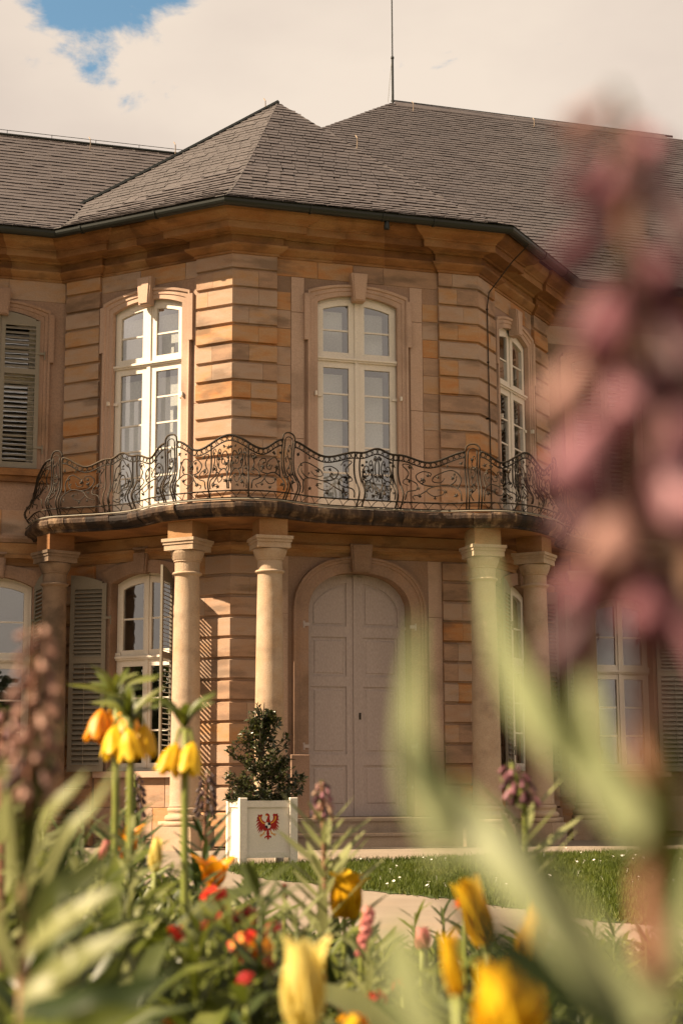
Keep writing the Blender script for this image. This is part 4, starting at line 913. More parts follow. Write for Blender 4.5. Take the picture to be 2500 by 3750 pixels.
# slates that show largest are single pieces, the others stay in their courses
import bisect as _b
camL = Vector((-8.15, -25.22, 0.9))
slates.sort(key=lambda t: (t[0]((t[2] + t[3]) / 2, t[4]) - camL).length)
UNIT = MB(); UNIT.box8([(0, 0, -0.009), (1, 0, -0.009), (1, 1, -0.009), (0, 1, -0.009), (0, 0, 0), (1, 0, 0), (1, 1, 0), (0, 1, 0)])
UNITM = UNIT.mesh('slate', 'slate')
left_over = {}
for k, (pt, under, a0, a1, q0, q1, h, lap) in enumerate(slates):
    if k < 290:
        o = link('slate', UNITM, under); p = pt(a0 + .005, q0, h); ex = pt(a1 - .005, q0, h) - p; ey = pt(a0 + lap, q1, 0) - p; ez = ex.cross(ey).normalized()
        mt = Matrix.Identity(4)
        for r_ in range(3): mt[r_][0], mt[r_][1], mt[r_][2], mt[r_][3] = ex[r_], ey[r_], ez[r_], p[r_]
        o.matrix_local = mt
    else: slate_box(left_over.setdefault(under.name, (under, MB()))[1], pt, a0, a1, a0 + lap, a1 + lap, q0, q1, h)
for under, mb in left_over.values(): tag(mb.build('slate_courses', 'slate', under), kind='stuff')
# ridges, hip trims, hooks, lightning rod
rg = empty('ridge', palace)
yr = DEP - OV + QR; zR = zr(QR)
for i in range(26):
    x = 4.95 + i * 0.30 + rng.uniform(-.01, .01); b_ = MB(); h = 0.03 + rng.uniform(0, .008)
    b_.box8([(x, yr - 0.27, zr(QR - 0.27) + h - .012), (x + 0.295, yr - 0.27, zr(QR - 0.27) + h - .012), (x + 0.295, yr + 0.02, zR + h + .02), (x, yr + 0.02, zR + h + .02),
             (x, yr - 0.27, zr(QR - 0.27) + h), (x + 0.295, yr - 0.27, zr(QR - 0.27) + h), (x + 0.295, yr + 0.02, zR + h + .045), (x, yr + 0.02, zR + h + .045)]); b_.build('ridge_slate', 'slate', rg)
b_ = MB(); b_.tube([(4.9, yr + .03, zR + .07), (13.0, yr + .03, zR + .06)], 0.03, 6); b_.build('ridge_roll', 'gutter_metal', rg)
yl = DEP - OV + QW; zL = zr(QW)
b_ = MB(); b_.tube([(-26, yl, zL + .02), (-1.0, yl, zL + .03)], 0.028, 6); b_.build('ridge_roll', 'gutter_metal', rg)
b_ = MB(); b_.tube([(-26, yl, zL + .12), (-1.0, yl, zL + .12)], 0.007, 5)
for i in range(9): b_.tube([(-8 + i * 0.9, yl, zL), (-8 + i * 0.9, yl, zL + .13)], 0.006, 4)
b_.build('conductor_wire', 'gutter_metal', rg)
def hip_pt(x0, y0, q, h=0.03): k = q / QMAX; return Vector((x0 + (cxy[0] - x0) * k, y0 + (cxy[1] - y0) * k, zr(q) + h))
b_ = MB(); b_.tube([hip_pt(-E1[0] - 2 * -E1[0] - EL * S2 + 0, -OV + EL * S2, QMAX * i / 14) for i in range(4, 15)], 0.045, 6); b_.build('hip_roll', 'gutter_metal', rg)
def hook(p):
    b_ = MB(); p = Vector(p); b_.tube([p, p + Vector((0, -.03, .10)), p + Vector((-.01, -.06, .19)), p + Vector((-.03, -.01, .26))], 0.010, 6); b_.build('roof_hook', 'step_stone', rg)
hook((-3.65, yl - .25, zr(QW - .25))); hook(hip_pt(-6.09, 2.64, QMAX * .95, -.02)); hook(hip_pt(-6.09, 2.64, QMAX * .62)); hook(hip_pt(-E1[0], E1[1], QMAX * .62)); hook((5.3, yr - .5, zr(QR - .5))); hook((8.6, yr - .6, zr(QR - .6)))
b_ = MB(); b_.tube([(4.93, yr, zR - .1), (4.93, yr, zR + 1.25)], 0.032, 8); b_.tube([(4.93, yr, zR + 1.25), (4.93, yr, zR + 5.0)], 0.018, 6); b_.lathe((4.93, yr, zR + 1.2), [(0.03, 0), (0.045, .02), (0.045, .06), (0.02, .09)], 8)
b_.tube([(4.80, yr, zR), (4.85, yr, zR + .6), (4.92, yr, zR + 1.25)], 0.006, 4); b_.build('lightning_rod', 'gutter_metal', palace)
b_ = MB(); wp = [RIGHT(0.35, 0.88, 10.22), RIGHT(0.36, 0.55, 9.95), RIGHT(0.33, 0.12, 9.45), RIGHT(0.32, 0.085, 9.2), RIGHT(0.33, 0.085, 7.5), RIGHT(0.345, 0.085, 6.4), RIGHT(0.34, 0.085, 5.3)]
b_.tube(wp, 0.011, 5)
for z in (9.15, 8.2, 7.2): b_.tube([RIGHT(0.325, 0.0, z), RIGHT(0.325, 0.10, z)], 0.016, 6)
b_.build('conductor_wire', 'iron', palace)

# ------------------------------------------------------------------ planter box with crest, and the laurel in it
NV = Vector((math.sin(ALPHA), -math.cos(ALPHA), 0)); UV = Vector((math.cos(ALPHA), math.sin(ALPHA), 0))
pc = Vector((-0.78, 20.4, 0)) - UV * 0.31 + NV * 0.31
pl = empty('planter_box', None, pc, ALPHA); tag(pl, 'white wooden planter box painted with a red eagle crest', 'planter')
for sx in (-1, 1):
    for sy in (-1, 1):
        b_ = MB(); x, y = sx * 0.31, sy * 0.31; b_.box((x - .045, y - .045, 0), (x + .045, y + .045, 0.795)); b_.box8([(x - .045, y - .045, .795), (x + .045, y - .045, .795), (x + .045, y + .045, .795), (x - .045, y + .045, .795)] + [(x - .04, y - .04, .805), (x + .04, y - .04, .805), (x + .04, y + .04, .805), (x - .04, y + .04, .805)]); b_.build('corner_post', 'white_paint', pl)
for k in range(4):
    fr = Fr((0, 0), (math.cos(k * math.pi / 2), math.sin(k * math.pi / 2)), (math.sin(k * math.pi / 2), -math.cos(k * math.pi / 2)))
    b_ = MB(); fbox(b_, fr, -0.265, 0.265, 0.295, 0.312, 0.17, 0.71); b_.build('side_panel', 'white_paint', pl)
    for z0, z1 in ((0.10, 0.17), (0.69, 0.77)):
        b_ = MB(); fbox(b_, fr, -0.265, 0.265, 0.29, 0.328, z0, z1); b_.build('rail', 'white_paint', pl)
b_ = MB(); b_.box((-0.29, -0.29, 0.60), (0.29, 0.29, 0.70)); b_.build('potting_soil', 'soil', pl)
FP = Fr((0, 0), (1, 0), (0, -1))
def cp(x, y, d): return FP((x - 785) * 3.85e-4, 0.312 + d, 0.462 - (y - 1020) * 3.85e-4)
def crest(name, polys, mat, d):
    b_ = MB()
    for p_ in polys: o = len(b_.v); b_.v += [tuple(cp(x, y, d)) for x, y in p_]; b_.f.append(tuple(range(o, len(b_.v))))
    return b_.build(name, mat, pl)
def stroke(pts, w0, w1):
    a = []; b = []; k = len(pts)
    for i, p in enumerate(pts):
        q0, q1 = pts[max(i - 1, 0)], pts[min(i + 1, k - 1)]; dx, dy = q1[0] - q0[0], q1[1] - q0[1]; l = math.hypot(dx, dy); w_ = (w0 + (w1 - w0) * i / (k - 1)) / 2
        a.append((p[0] - dy / l * w_, p[1] + dx / l * w_)); b.append((p[0] + dy / l * w_, p[1] - dx / l * w_))
    return a + b[::-1]
feath = []
for bs, tip in (((490, 800), (398, 866)), ((500, 880), (385, 1002)), ((530, 940), (405, 1082)), ((560, 985), (430, 1174)), ((590, 1020), (475, 1222)), ((625, 1030), (556, 1198)), ((665, 1040), (640, 1150)),
                ((510, 690), (455, 640)), ((500, 710), (455, 690)), ((490, 740), (425, 735)), ((485, 770), (425, 776)),
                ((1065, 790), (1158, 830)), ((1060, 870), (1152, 946)), ((1040, 940), (1148, 1062)), ((1010, 985), (1128, 1138)), ((975, 1015), (1084, 1176)), ((935, 1030), (1002, 1176)), ((890, 1040), (912, 1108)),
                ((1060, 660), (1090, 612)), ((1070, 690), (1108, 658)), ((1075, 715), (1138, 700)), ((1072, 745), (1130, 762))):
    mid = ((bs[0] + tip[0]) / 2 + (4 if bs[0] < 785 else -4), (bs[1] + tip[1]) / 2); feath.append([*stroke([bs, mid], 58, 44)[:2], tip, *stroke([bs, mid], 58, 44)[2:]])
crest('crest_eagle', feath + [[(600, 640), (607, 680), (588, 720), (585, 775), (635, 838), (690, 872), (720, 880), (720, 1060), (660, 1065), (600, 1040), (545, 985), (510, 920), (480, 830), (470, 760), (490, 690), (530, 655), (570, 640)],
      [(955, 620), (935, 655), (950, 700), (955, 770), (930, 820), (885, 852), (850, 870), (850, 1060), (900, 1060), (960, 1035), (1020, 985), (1055, 920), (1078, 830), (1085, 750), (1085, 690), (1060, 640), (1020, 625)],
      [(715, 885), (740, 800), (775, 720), (780, 690), (740, 680), (700, 665), (693, 650), (715, 622), (750, 610), (790, 616), (825, 648), (845, 700), (840, 790), (862, 828), (850, 885)],
      [(690, 1050), (870, 1050), (880, 1090), (895, 1145), (860, 1140), (820, 1112), (818, 1180), (832, 1222), (820, 1240), (832, 1280), (872, 1290), (905, 1332), (882, 1345), (878, 1372), (845, 1342), (815, 1352), (838, 1380), (806, 1388), (790, 1432), (772, 1388), (742, 1385), (766, 1355), (735, 1342), (700, 1358), (692, 1388), (668, 1342), (712, 1295), (745, 1300), (750, 1240), (732, 1222), (746, 1180), (742, 1115), (715, 1165), (690, 1140), (650, 1150), (680, 1090)]], 'crest_red', 0.0012)
crest('crest_gilding', [stroke([(518, 712), (532, 770), (565, 840), (620, 900), (695, 926)], 52, 30), stroke([(1025, 695), (1032, 745), (1000, 820), (945, 880), (862, 916)], 48, 28), [(690, 664), (718, 640), (742, 664), (776, 690), (744, 692), (702, 688)],
      stroke([(685, 1155), (655, 1200), (620, 1250)], 36, 26), stroke([(620, 1250), (560, 1272), (508, 1288)], 28, 12), stroke([(620, 1250), (575, 1290), (540, 1335)], 28, 14), stroke([(635, 1235), (665, 1242), (695, 1240)], 24, 10), stroke([(600, 1262), (560, 1240), (535, 1238)], 20, 8),
      stroke([(868, 1150), (900, 1195), (945, 1240)], 36, 26), stroke([(945, 1240), (1000, 1255), (1062, 1266)], 28, 12), stroke([(945, 1240), (985, 1275), (1018, 1308)], 28, 14), stroke([(930, 1228), (895, 1236), (862, 1226)], 24, 10), stroke([(960, 1245), (1000, 1225), (1030, 1215)], 20, 8)], 'crest_gold', 0.0022)
crest('crest_shield_field', [[(695, 905), (735, 880), (781, 885), (781, 980), (695, 980)], [(778, 968), (868, 968), (868, 1010), (845, 1050), (782, 1080), (778, 1075)]], 'crest_white', 0.0032)
crest('crest_shield_field', [[(781, 885), (866, 892), (866, 972), (781, 972)], [(695, 980), (778, 980), (778, 1074), (725, 1055), (698, 1020)]], 'crest_black', 0.0030)

lt = empty('laurel_tree', None, pc + Vector((0, 0, 0.70)), ALPHA); tag(lt, 'dark green clipped laurel growing out of the white planter box', 'tree')
g = random.Random(21); tr = MB(); lf = MB()
def leafquad(mb, c, d, nrm, ln, wd):
    d = d.normalized(); s = d.cross(nrm)
    if s.length < 1e-4: s = d.cross(Vector((1, 0.2, 0.1)))
    s.normalize(); n = s.cross(d); m1 = c + d * ln * 0.45
    mb.add([c, m1 - s * wd + n * wd * 0.35, c + d * ln - n * ln * 0.12, m1 + s * wd + n * wd * 0.35, m1], [(0, 1, 4), (1, 2, 4), (2, 3, 4), (3, 0, 4)])
tr.tube(bez([(0, 0, 0), (0.03, 0.01, 0.35), (-0.02, 0, 0.75), (0.02, 0, 1.12), (0.03, 0, 1.25)], 4), [0.026 * (1 - 0.8 * i / 16) for i in range(17)], 6)
def env(z): return 0.47 * max(0.0, 1 - abs((z - 0.24) / (1.06 if z > 0.24 else 0.62)) ** 1.25) + 0.05
for k in range(150):
    z = 0.04 + 1.14 * g.random() ** 1.25; a = k * 2.4 + g.uniform(-.4, .4); r_ = env(z) * g.uniform(0.80, 1.08) * (0.80 + 0.24 * math.sin(a * 2 + 1.3) + 0.20 * math.sin(a * 3 + z * 9))
    p0 = Vector((0, 0, max(0.0, z - 0.22 * g.uniform(.6, 1.2)))); p2 = Vector((r_ * math.cos(a), r_ * math.sin(a), z + 0.05)); p1 = p0.lerp(p2, 0.55) - Vector((0, 0, 0.04)); br = bez([p0, p1, p2], 5)
    tr.tube(br, [0.008 * (1.1 - 0.8 * i / len(br)) for i in range(len(br))], 4)
    for q in range(12 + int(16 * r_ / 0.4)):
        t = g.uniform(0.30, 1.0) ** 0.7; b = br[min(int(t * (len(br) - 1)), len(br) - 1)]; d = Vector((g.gauss(0, 1), g.gauss(0, 1), g.gauss(0.5, 0.8)))
        d = d + (p2 - p0).normalized() * 0.3
        leafquad(lf, b + Vector((g.gauss(0, .012), g.gauss(0, .012), g.gauss(0, .012))), d, Vector((g.gauss(0, 1), g.gauss(0, 1), 1.2)), g.uniform(0.06, 0.095), g.uniform(0.013, 0.020))
tr.build('trunk_and_branches', 'bark', lt, True); lf.build('crown', 'laurel_leaf', lt); lt.children[-1]['kind'] = 'stuff'

# ------------------------------------------------------------------ flowers
CAMP = Vector((0, 0, EYE))
def ribbon(mb, pts, width, face, fold=0.25, tip=0.5):
    """a leaf or petal blade along pts, flat side turned to face"""
    n = len(pts); o = len(mb.v)
    for i, p in enumerate(pts):
        t = i / (n - 1); tg = (pts[min(i + 1, n - 1)] - pts[max(i - 1, 0)]).normalized(); s = tg.cross(face)
        if s.length < 1e-5: s = tg.cross(Vector((1, 0.3, 0.2)))
        s.normalize(); nn = s.cross(tg); w_ = width * 0.5 * max(math.sin(math.pi * (0.10 + 0.90 * t ** (1.0 if tip >= .5 else 0.75))), 0.02) ** 0.75
        mb.v += [tuple(p - s * w_ + nn * w_ * fold), tuple(p), tuple(p + s * w_ + nn * w_ * fold)]
    for i in range(n - 1):
        for j in (0, 1): mb.f.append((o + i * 3 + j, o + i * 3 + j + 1, o + i * 3 + 4 + j, o + i * 3 + 3 + j))
def blade(par, pts, width, mat, face=None, name='leaf', fold=0.25, n=5):
    pts = bez(pts, n); mid = pts[len(pts) // 2]
    f = face if face is not None else (Vector((-0.72, -0.40, 0.60)) if mat == 'pale_leaf' else Vector((-0.70, -0.62, 0.42)) if mat in ('glaucous_leaf', 'pale_leaf') else Vector((0.15, -0.95, 0.35)))
    if face is None and mat == 'glaucous_leaf': width *= 0.85
    mb = MB(); ribbon(mb, [p - par.matrix_basis.translation for p in pts], width, f.normalized(), fold); return mb.build(name, mat, par, True)
def stem(par, pts, r0, r1, mat, name='stem'):
    pts = bez(pts, 6); mb = MB(); k = len(pts); mb.tube([p - par.matrix_basis.translation for p in pts], [r0 + (r1 - r0) * i / (k - 1) for i in range(k)], 8); return mb.build(name, mat, par, True)
def bell_mesh(name, mat, lobe, flare=0.12, rows=7, seg=24, taper=1.0):
    mb = MB()
    for i in range(rows + 1):
        t = i / rows; r_ = (0.12 + 0.88 * math.sin(min(t * 1.25, 1.0) * math.pi / 2) ** 0.8) * (1 + flare * max(t - 0.7, 0) / 0.3) * 0.5
        for j in range(seg):
            a = 2 * math.pi * j / seg; lb = abs(math.cos(3 * a)); rr = r_ * (0.92 + 0.10 * lb) if seg < 20 else r_ * (0.80 + 0.24 * lb); z = -t - (lobe * (lb - 0.5) * max(t - 0.55, 0) / 0.45)
            mb.v.append((rr * math.cos(a), rr * math.sin(a), z))
    for i in range(rows):
        for j in range(seg): mb.f.append((i * seg + j, i * seg + (j + 1) % seg, (i + 1) * seg + (j + 1) % seg, (i + 1) * seg + j))
    mb.f.append(tuple(range(seg))); return mb.mesh(name, mat, True)
BELL_Y = bell_mesh('bell', 'yellow_petal', 0.30, 0.22); BELL_O = bell_mesh('bell', 'orange_petal', 0.34, 0.25); BELL_M = bell_mesh('bell', 'mauve_bell', 0.20, 0.25, 5, 12); BELL_B = bell_mesh('bell', 'brown_bell', 0.20, 0.25, 5, 12); BELL_D = bell_mesh('bell', 'dark_bell', 0.2, 0.2, 4, 12)
def put_bell(par, me, p, axis, ln, wd, name='bell'):
    o = link(name, me, par); q = (-axis).to_track_quat('Z', 'Y'); o.rotation_mode = 'QUATERNION'; o.rotation_quaternion = q; o.location = p - par.matrix_basis.translation; o.scale = (wd, wd, ln); return o
def ground_pt(p): return Vector((p.x, p.y, 0.012))

def crown_imperial(label, bells, crown, d, me, px_bell, lean=0.0, seed=1):
    g = random.Random(seed); C0 = at(*crown, d); base = ground_pt(C0 + Vector((lean, 0, 0))); par = empty('crown_imperial', None, base); tag(par, label, 'flower', 'crown imperials in the bed')
    k = d / FPX
    stem(par, [base, base.lerp(C0, 0.5) + Vector((0.004, 0, 0)), C0], 0.0075, 0.0055, 'green_stem')
    for x, y in bells:
        P_ = at(x, y, d + g.uniform(-.02, .02)); topb = P_ + Vector((0, 0, px_bell * k * 0.5)); put_bell(par, me, topb, Vector((g.uniform(-.25, .25) + (P_.x - C0.x) * 5, g.uniform(-.3, .1), -1)).normalized(), px_bell * k * 1.0, px_bell * k * 0.84)
        stem(par, [C0 + Vector((0, 0, -0.005)), C0.lerp(topb, 0.6) + Vector((0, 0, 0.012)), topb], 0.003, 0.0025, 'green_stem', 'flower_stalk')
    for i in range(15):
        a = i * 2.4; up = g.uniform(0.5, 2.2); ln = g.uniform(0.045, 0.08); dv_ = Vector((math.cos(a), math.sin(a), up)).normalized()
        p1 = C0 + dv_ * ln * 0.55; p2 = C0 + dv_ * ln + Vector((math.cos(a), math.sin(a), 0)) * 0.015 - Vector((0, 0, 0.02 * g.random())); blade(par, [C0 + Vector((0, 0, 0.002)), p1, p2], g.uniform(0.010, 0.015), 'plant_leaf', Vector((0, 0, 1)) - dv_ * 0.5 + Vector((-.2, -.6, 0)))
    for i in range(12):                            # leafy lower stem
        t = 0.15 + 0.35 * i / 12; a = i * 2.4; p0 = base.lerp(C0, t); dv_ = Vector((math.cos(a), math.sin(a), 0.7)).normalized(); blade(par, [p0, p0 + dv_ * 0.07, p0 + dv_ * 0.13 - Vector((0, 0, 0.02))], 0.018, 'plant_leaf', Vector((-.3, -.6, 0.7)))
crown_imperial('yellow crown imperial with three open bells, in front of the louvred shutter', [(418, 2712), (468, 2722), (528, 2705)], (480, 2640), 2.45, BELL_Y, 106, seed=2)
crown_imperial('orange crown imperial standing behind the three-belled yellow one', [(372, 2650), (402, 2655), (452, 2640)], (428, 2570), 2.62, BELL_O, 104, seed=3)
crown_imperial('yellow crown imperial with two bells, in front of the sunlit column', [(645, 2775), (706, 2772)], (678, 2670), 2.40, BELL_Y, 106, seed=4)

def fritillary(label, foot, low, high, d, n, bell_px, mat_me, leaves, rad_px, stem_mat='purple_stem', leafmat='glaucous_leaf', auto=0, seed=1, grp='persian fritillaries in the bed', sr=0.005, dk=1.0):
    """low, high: pixel ends of the flower spike"""
    g = random.Random(seed); A = at(*low, d); B = at(*high, d); k = d / FPX; F0 = at(*foot, d); base = ground_pt(F0 + (F0 - A) * 0.3); par = empty('persian_fritillary', None, base); tag(par, label, 'flower', grp)
    stem(par, [base, F0, A, B], sr * 1.15, sr * 0.5, stem_mat)
    ax = (B - A)
    for i in range(n):
        t = (i + 0.5) / n; a = i * 2.399 + g.uniform(-.2, .2); rr = rad_px * k * (1.0 - 0.45 * t ** 2); p0 = A.lerp(B, t); o_ = Vector((math.cos(a), math.sin(a), 0)); sz = bell_px * k * (1.05 - 0.45 * t ** 3) * g.uniform(0.85, 1.12)
        p1 = p0 + o_ * rr + Vector((0, 0, sz * 0.35)); axs = (Vector((0, 0, -1)) + o_ * (0.35 + 0.3 * g.random() + 0.5 * t * t)).normalized()
        put_bell(par, mat_me, p1, axs, sz, sz * 0.50)
    st = MB()
    for i in range(n):
        t = (i + 0.5) / n; a = i * 2.399; rr = rad_px * k * (1.0 - 0.45 * t ** 2); p0 = A.lerp(B, t) - base; st.tube([p0, p0 + Vector((math.cos(a), math.sin(a), 0)) * rr * 0.6 + Vector((0, 0, bell_px * k * 0.35)), p0 + Vector((math.cos(a), math.sin(a), 0)) * rr + Vector((0, 0, bell_px * k * 0.35))], sr * 0.25, 4)
    st.build('flower_stalks', 'plant_leaf', par)
    for lv in leaves:
        pts, wpx, mt = lv[0], lv[1], lv[2]; pts = [at(q[0], q[1], q[2] * dk if len(q) > 2 else (d if mt != 'pale_leaf' else d * (0.90 + 0.36 * qi / (len(pts) - 1)))) for qi, q in enumerate(pts)]; blade(par, pts, wpx * pts[len(pts) // 2].y / FPX, mt)
    for i in range(auto):
        t = 0.03 + 0.94 * i / auto; p0 = F0.lerp(A, t); a = i * 2.399 + seed; hv = Vector((math.cos(a), math.sin(a), 0)); ln = g.uniform(0.085, 0.135) * (1.15 - 0.55 * t); up = g.uniform(0.55, 1.0)
        blade(par, [p0, p0 + (hv + Vector((0, 0, up))) * ln * 0.45, p0 + hv * ln * 0.85 + Vector((0, 0, up * ln * 0.9))], ln * g.uniform(0.14, 0.19), leafmat, -hv * 0.7 + Vector((-.2, -.5, 0.8)))
    return par
GLA, GRN, DRK = 'glaucous_leaf', 'plant_leaf', 'dark_leaf'
D0 = 0.33
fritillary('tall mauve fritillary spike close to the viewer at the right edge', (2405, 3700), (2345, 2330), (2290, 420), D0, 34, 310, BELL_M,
    [([(2345, 3080), (2130, 2800), (1950, 2600), (1830, 2330), (1765, 1960)], 140, 'pale_leaf'), ([(2350, 3180), (2240, 2980), (2090, 2720), (1950, 2430)], 150, GRN),
     ([(2360, 3000), (2200, 2760), (2150, 2540), (2120, 2260)], 96, 'pale_leaf'), ([(2400, 3760), (2150, 3480), (1900, 3180), (1620, 2900), (1555, 2700)], 200, 'pale_leaf'),
     ([(1640, 3150), (1530, 2850), (1510, 2550), (1530, 2250)], 120, 'pale_leaf'), ([(2380, 3860), (2080, 3640), (1850, 3480), (1620, 3240)], 190, DRK),
     ([(1600, 3850), (1520, 3650), (1460, 3480), (1430, 3380)], 168, 'pale_leaf'), ([(1700, 3080), (1620, 2940), (1560, 2830), (1500, 2690)], 150, DRK),  # the dark blade here stands in for shading at a leaf tip
     ([(2405, 3350), (2440, 3150), (2430, 2900), (2390, 2650)], 120, GRN), ([(2440, 3800), (2490, 3550), (2520, 3300), (2560, 3050)], 128, 'pale_leaf')], 118, seed=5, sr=0.0036, grp=None)
fritillary('brownish mauve fritillary spike in front of the shaded column at left', (85, 3600), (105, 2920), (138, 2300), 1.08, 40, 76, BELL_B,
    [([(90, 3300, 1.45), (150, 3100, 1.42), (190, 2974, 1.4), (270, 2888, 1.4), (318, 2825, 1.4)], 88, GLA), ([(95, 3150), (110, 2950), (132, 2767), (175, 2640)], 55, GLA), ([(100, 3200), (150, 2920), (190, 2756), (250, 2630)], 58, GLA),
     ([(95, 3250), (108, 3000), (118, 2880), (128, 2740)], 70, GRN), ([(60, 3300), (40, 3050), (25, 2850), (10, 2760)], 75, GLA), ([(80, 3400), (60, 3200), (62, 3000), (50, 2900)], 80, GLA), ([(90, 3450, 1.4), (230, 3090, 1.35), (340, 2960, 1.35), (440, 2795, 1.35)], 80, GLA),
     ([(95, 3420, 1.35), (190, 3275, 1.3), (298, 3218, 1.3), (440, 3095, 1.3)], 105, DRK), ([(85, 3500, 1.3), (200, 3400, 1.25), (300, 3335, 1.25), (430, 3250, 1.25)], 130, GLA), ([(80, 3640, 1.25), (230, 3550, 1.2), (340, 3490, 1.2), (490, 3410, 1.2)], 140, GLA),
     ([(70, 3720, 1.2), (130, 3650, 1.2), (210, 3605, 1.2), (300, 3580, 1.2)], 125, GLA), ([(80, 3700, 1.2), (300, 3680, 1.15), (480, 3640, 1.15), (640, 3560, 1.15)], 120, DRK), ([(75, 3600), (20, 3450), (-20, 3300), (-60, 3200)], 120, GLA), ([(90, 3330), (200, 3190), (240, 3060), (262, 2940)], 85, DRK), ([(60, 3750, 1.2), (200, 3800, 1.1), (360, 3740, 1.1), (520, 3700, 1.1)], 120, GRN)], 50, seed=6, grp=None, dk=0.72, sr=0.004)
fritillary('fritillary spike cut by the left edge of the picture', (0, 3500), (8, 2790), (14, 2600), 1.9, 18, 62, BELL_M, [], 48, auto=12, seed=7, grp=None)
fritillary('dark fritillary spike below the ground-floor window', (486, 3260), (494, 2975), (497, 2835), 4.4, 26, 28, BELL_D, [], 24, 'green_stem', 'dark_leaf', 18, 8, None)
fritillary('dark fritillary spike beside the white planter, before striped shade', (740, 3330), (752, 2985), (758, 2830), 4.0, 28, 30, BELL_D, [], 26, 'purple_stem', 'dark_leaf', 26, 9, None)
fritillary('fading brown fritillary spike in front of the grey door', (1192, 3480), (1182, 2985), (1180, 2865), 2.9, 24, 34, BELL_M, [], 22, 'purple_stem', GLA, 30, 10, None)
fritillary('fritillary spike seen between the pale leaves at right, before a column', (1930, 3250), (1915, 2930), (1870, 2800), 2.4, 20, 44, BELL_M, [], 38, 'green_stem', GLA, 10, 12, None)

def petal(par, c, ax, a, ln, wd, open_, curl, mat):
    s1 = ax.orthogonal().normalized(); s2 = ax.cross(s1); o_ = s1 * math.cos(a) + s2 * math.sin(a); mb = MB(); pts = []
    for i in range(9):
        t = i / 8; r_ = wd * 0.62 * math.sin(min(t * 1.5, 1.0) * math.pi / 2) * (1 - 0.35 * t * (1 - open_)) + open_ * ln * 0.5 * t * t + curl * ln * max(t - 0.65, 0) ** 2 * 4; pts.append(c + ax * ln * (t - 0.10 * curl * max(t - .7, 0) * 4) + o_ * r_)
    n = len(pts); org = par.matrix_basis.translation
    sd = ax.cross(o_).normalized()
    for i, p in enumerate(pts):
        t = i / 8; w_ = wd * 0.62 * max(math.sin(math.pi * min(0.16 + 0.84 * t ** 0.9, 0.985)), 0.05) ** 0.6
        for j in range(5):
            x = (j - 2) / 2; mb.v.append(tuple(p + sd * w_ * x - o_ * (x * x) * w_ * 0.45 - org))
    for i in range(n - 1):
        for j in range(4): mb.f.append((i * 5 + j, i * 5 + j + 1, i * 5 + 6 + j, i * 5 + 5 + j))
    return mb.build('petal', mat, par, True)
def tulip(label, x, y, wpx, hpx, d, mat, open_=0.0, curl=0.0, tilt=(0, 0), seed=1, leaves=3, grp='tulips in the bed'):
    g = random.Random(seed); k = d / FPX; c = at(x, y + hpx / 2, d); ax = Vector((tilt[0], tilt[1], 1)).normalized(); base = ground_pt(c - ax * 0.05); par = empty('tulip', None, base); tag(par, label, 'flower', grp)
    stem(par, [base, base.lerp(c, 0.55) + Vector((tilt[0] * -.03, 0, 0)), c], 0.005, 0.004, 'green_stem')
    for i in range(6): petal(par, c, ax, i * math.pi / 3 + g.uniform(-.1, .1) + seed, hpx * k * g.uniform(0.92, 1.05), wpx * k * (0.52 if i % 2 else 0.60), open_, curl, mat)
    for i in range(leaves):
        a = i * 2.2 + seed; hv = Vector((math.cos(a), math.sin(a), 0)); p0 = base + Vector((0, 0, 0.03)); hh = (c.z) * g.uniform(0.62, 0.86)
        blade(par, [p0, p0 + hv * 0.035 + Vector((0, 0, hh * .5)), p0 + hv * g.uniform(0.06, 0.11) + Vector((0, 0, hh))], g.uniform(0.035, 0.05), g.choice([GRN, DRK, GLA]), -hv + Vector((-.2, -.6, 0.3)), fold=0.4)
YP, PY = 'yellow_petal', 'pale_yellow_petal'
tulip('golden lily-flowered tulip in front of the lawn tip', 1262, 3272, 165, 178, 2.9, YP, 0.05, 0.55, (0.10, 0), 1)
tulip('open star-shaped golden tulip left of the planter foot', 780, 3190, 120, 110, 3.2, 'orange_petal', 0.55, 0.5, (0.05, -.1), 2)
tulip('slim golden tulip below the three-belled crown imperial', 468, 3080, 92, 130, 3.3, 'orange_petal', 0.25, 0.5, (0, 0), 3)
tulip('closed pale yellow tulip right of the two-belled crown imperial stem', 566, 3128, 70, 120, 2.9, PY, 0, 0, (0.08, 0), 4)
tulip('narrow golden tulip leaning right at the left edge', 160, 3265, 62, 170, 1.7, YP, 0.05, 0.1, (0.45, 0), 5, 2)
tulip('large pale yellow tulip at the bottom middle of the picture', 1105, 3600, 225, 330, 1.35, PY, 0.05, 0.25, (0.05, 0), 6, 2)
tulip('egg-yolk yellow tulip leaning left in front of the lawn at right', 1775, 3330, 160, 260, 1.55, YP, 0.05, 0.1, (-0.30, 0), 7, 1)
tulip('yellow tulip beside the leaning egg-yolk yellow one', 1925, 3420, 140, 210, 1.5, YP, 0.05, 0.05, (0.25, 0), 8, 1)
tulip('wide yellow tulip cut by the bottom edge at right', 1850, 3690, 360, 330, 0.85, YP, 0.15, 0.2, (0.1, 0), 9, 0)
tulip('slender yellow tulip half hidden behind a big pale leaf', 1672, 3530, 100, 230, 1.2, YP, 0.0, 0.1, (-0.15, 0), 10, 1)
tulip('rosy pink tulip right of the golden lily-flowered one', 1548, 3435, 80, 75, 2.6, 'pink_petal', 0.05, 0.0, (0, 0), 11)
tulip('salmon pink tulip bud low at left', 365, 3120, 46, 90, 2.6, 'pink_petal', 0, 0, (0.3, 0), 12)
tulip('dark closed tulip bud left of the brown fritillary', 1042, 3270, 34, 66, 3.3, 'crimson_petal', 0, 0, (0, 0), 13, 3)

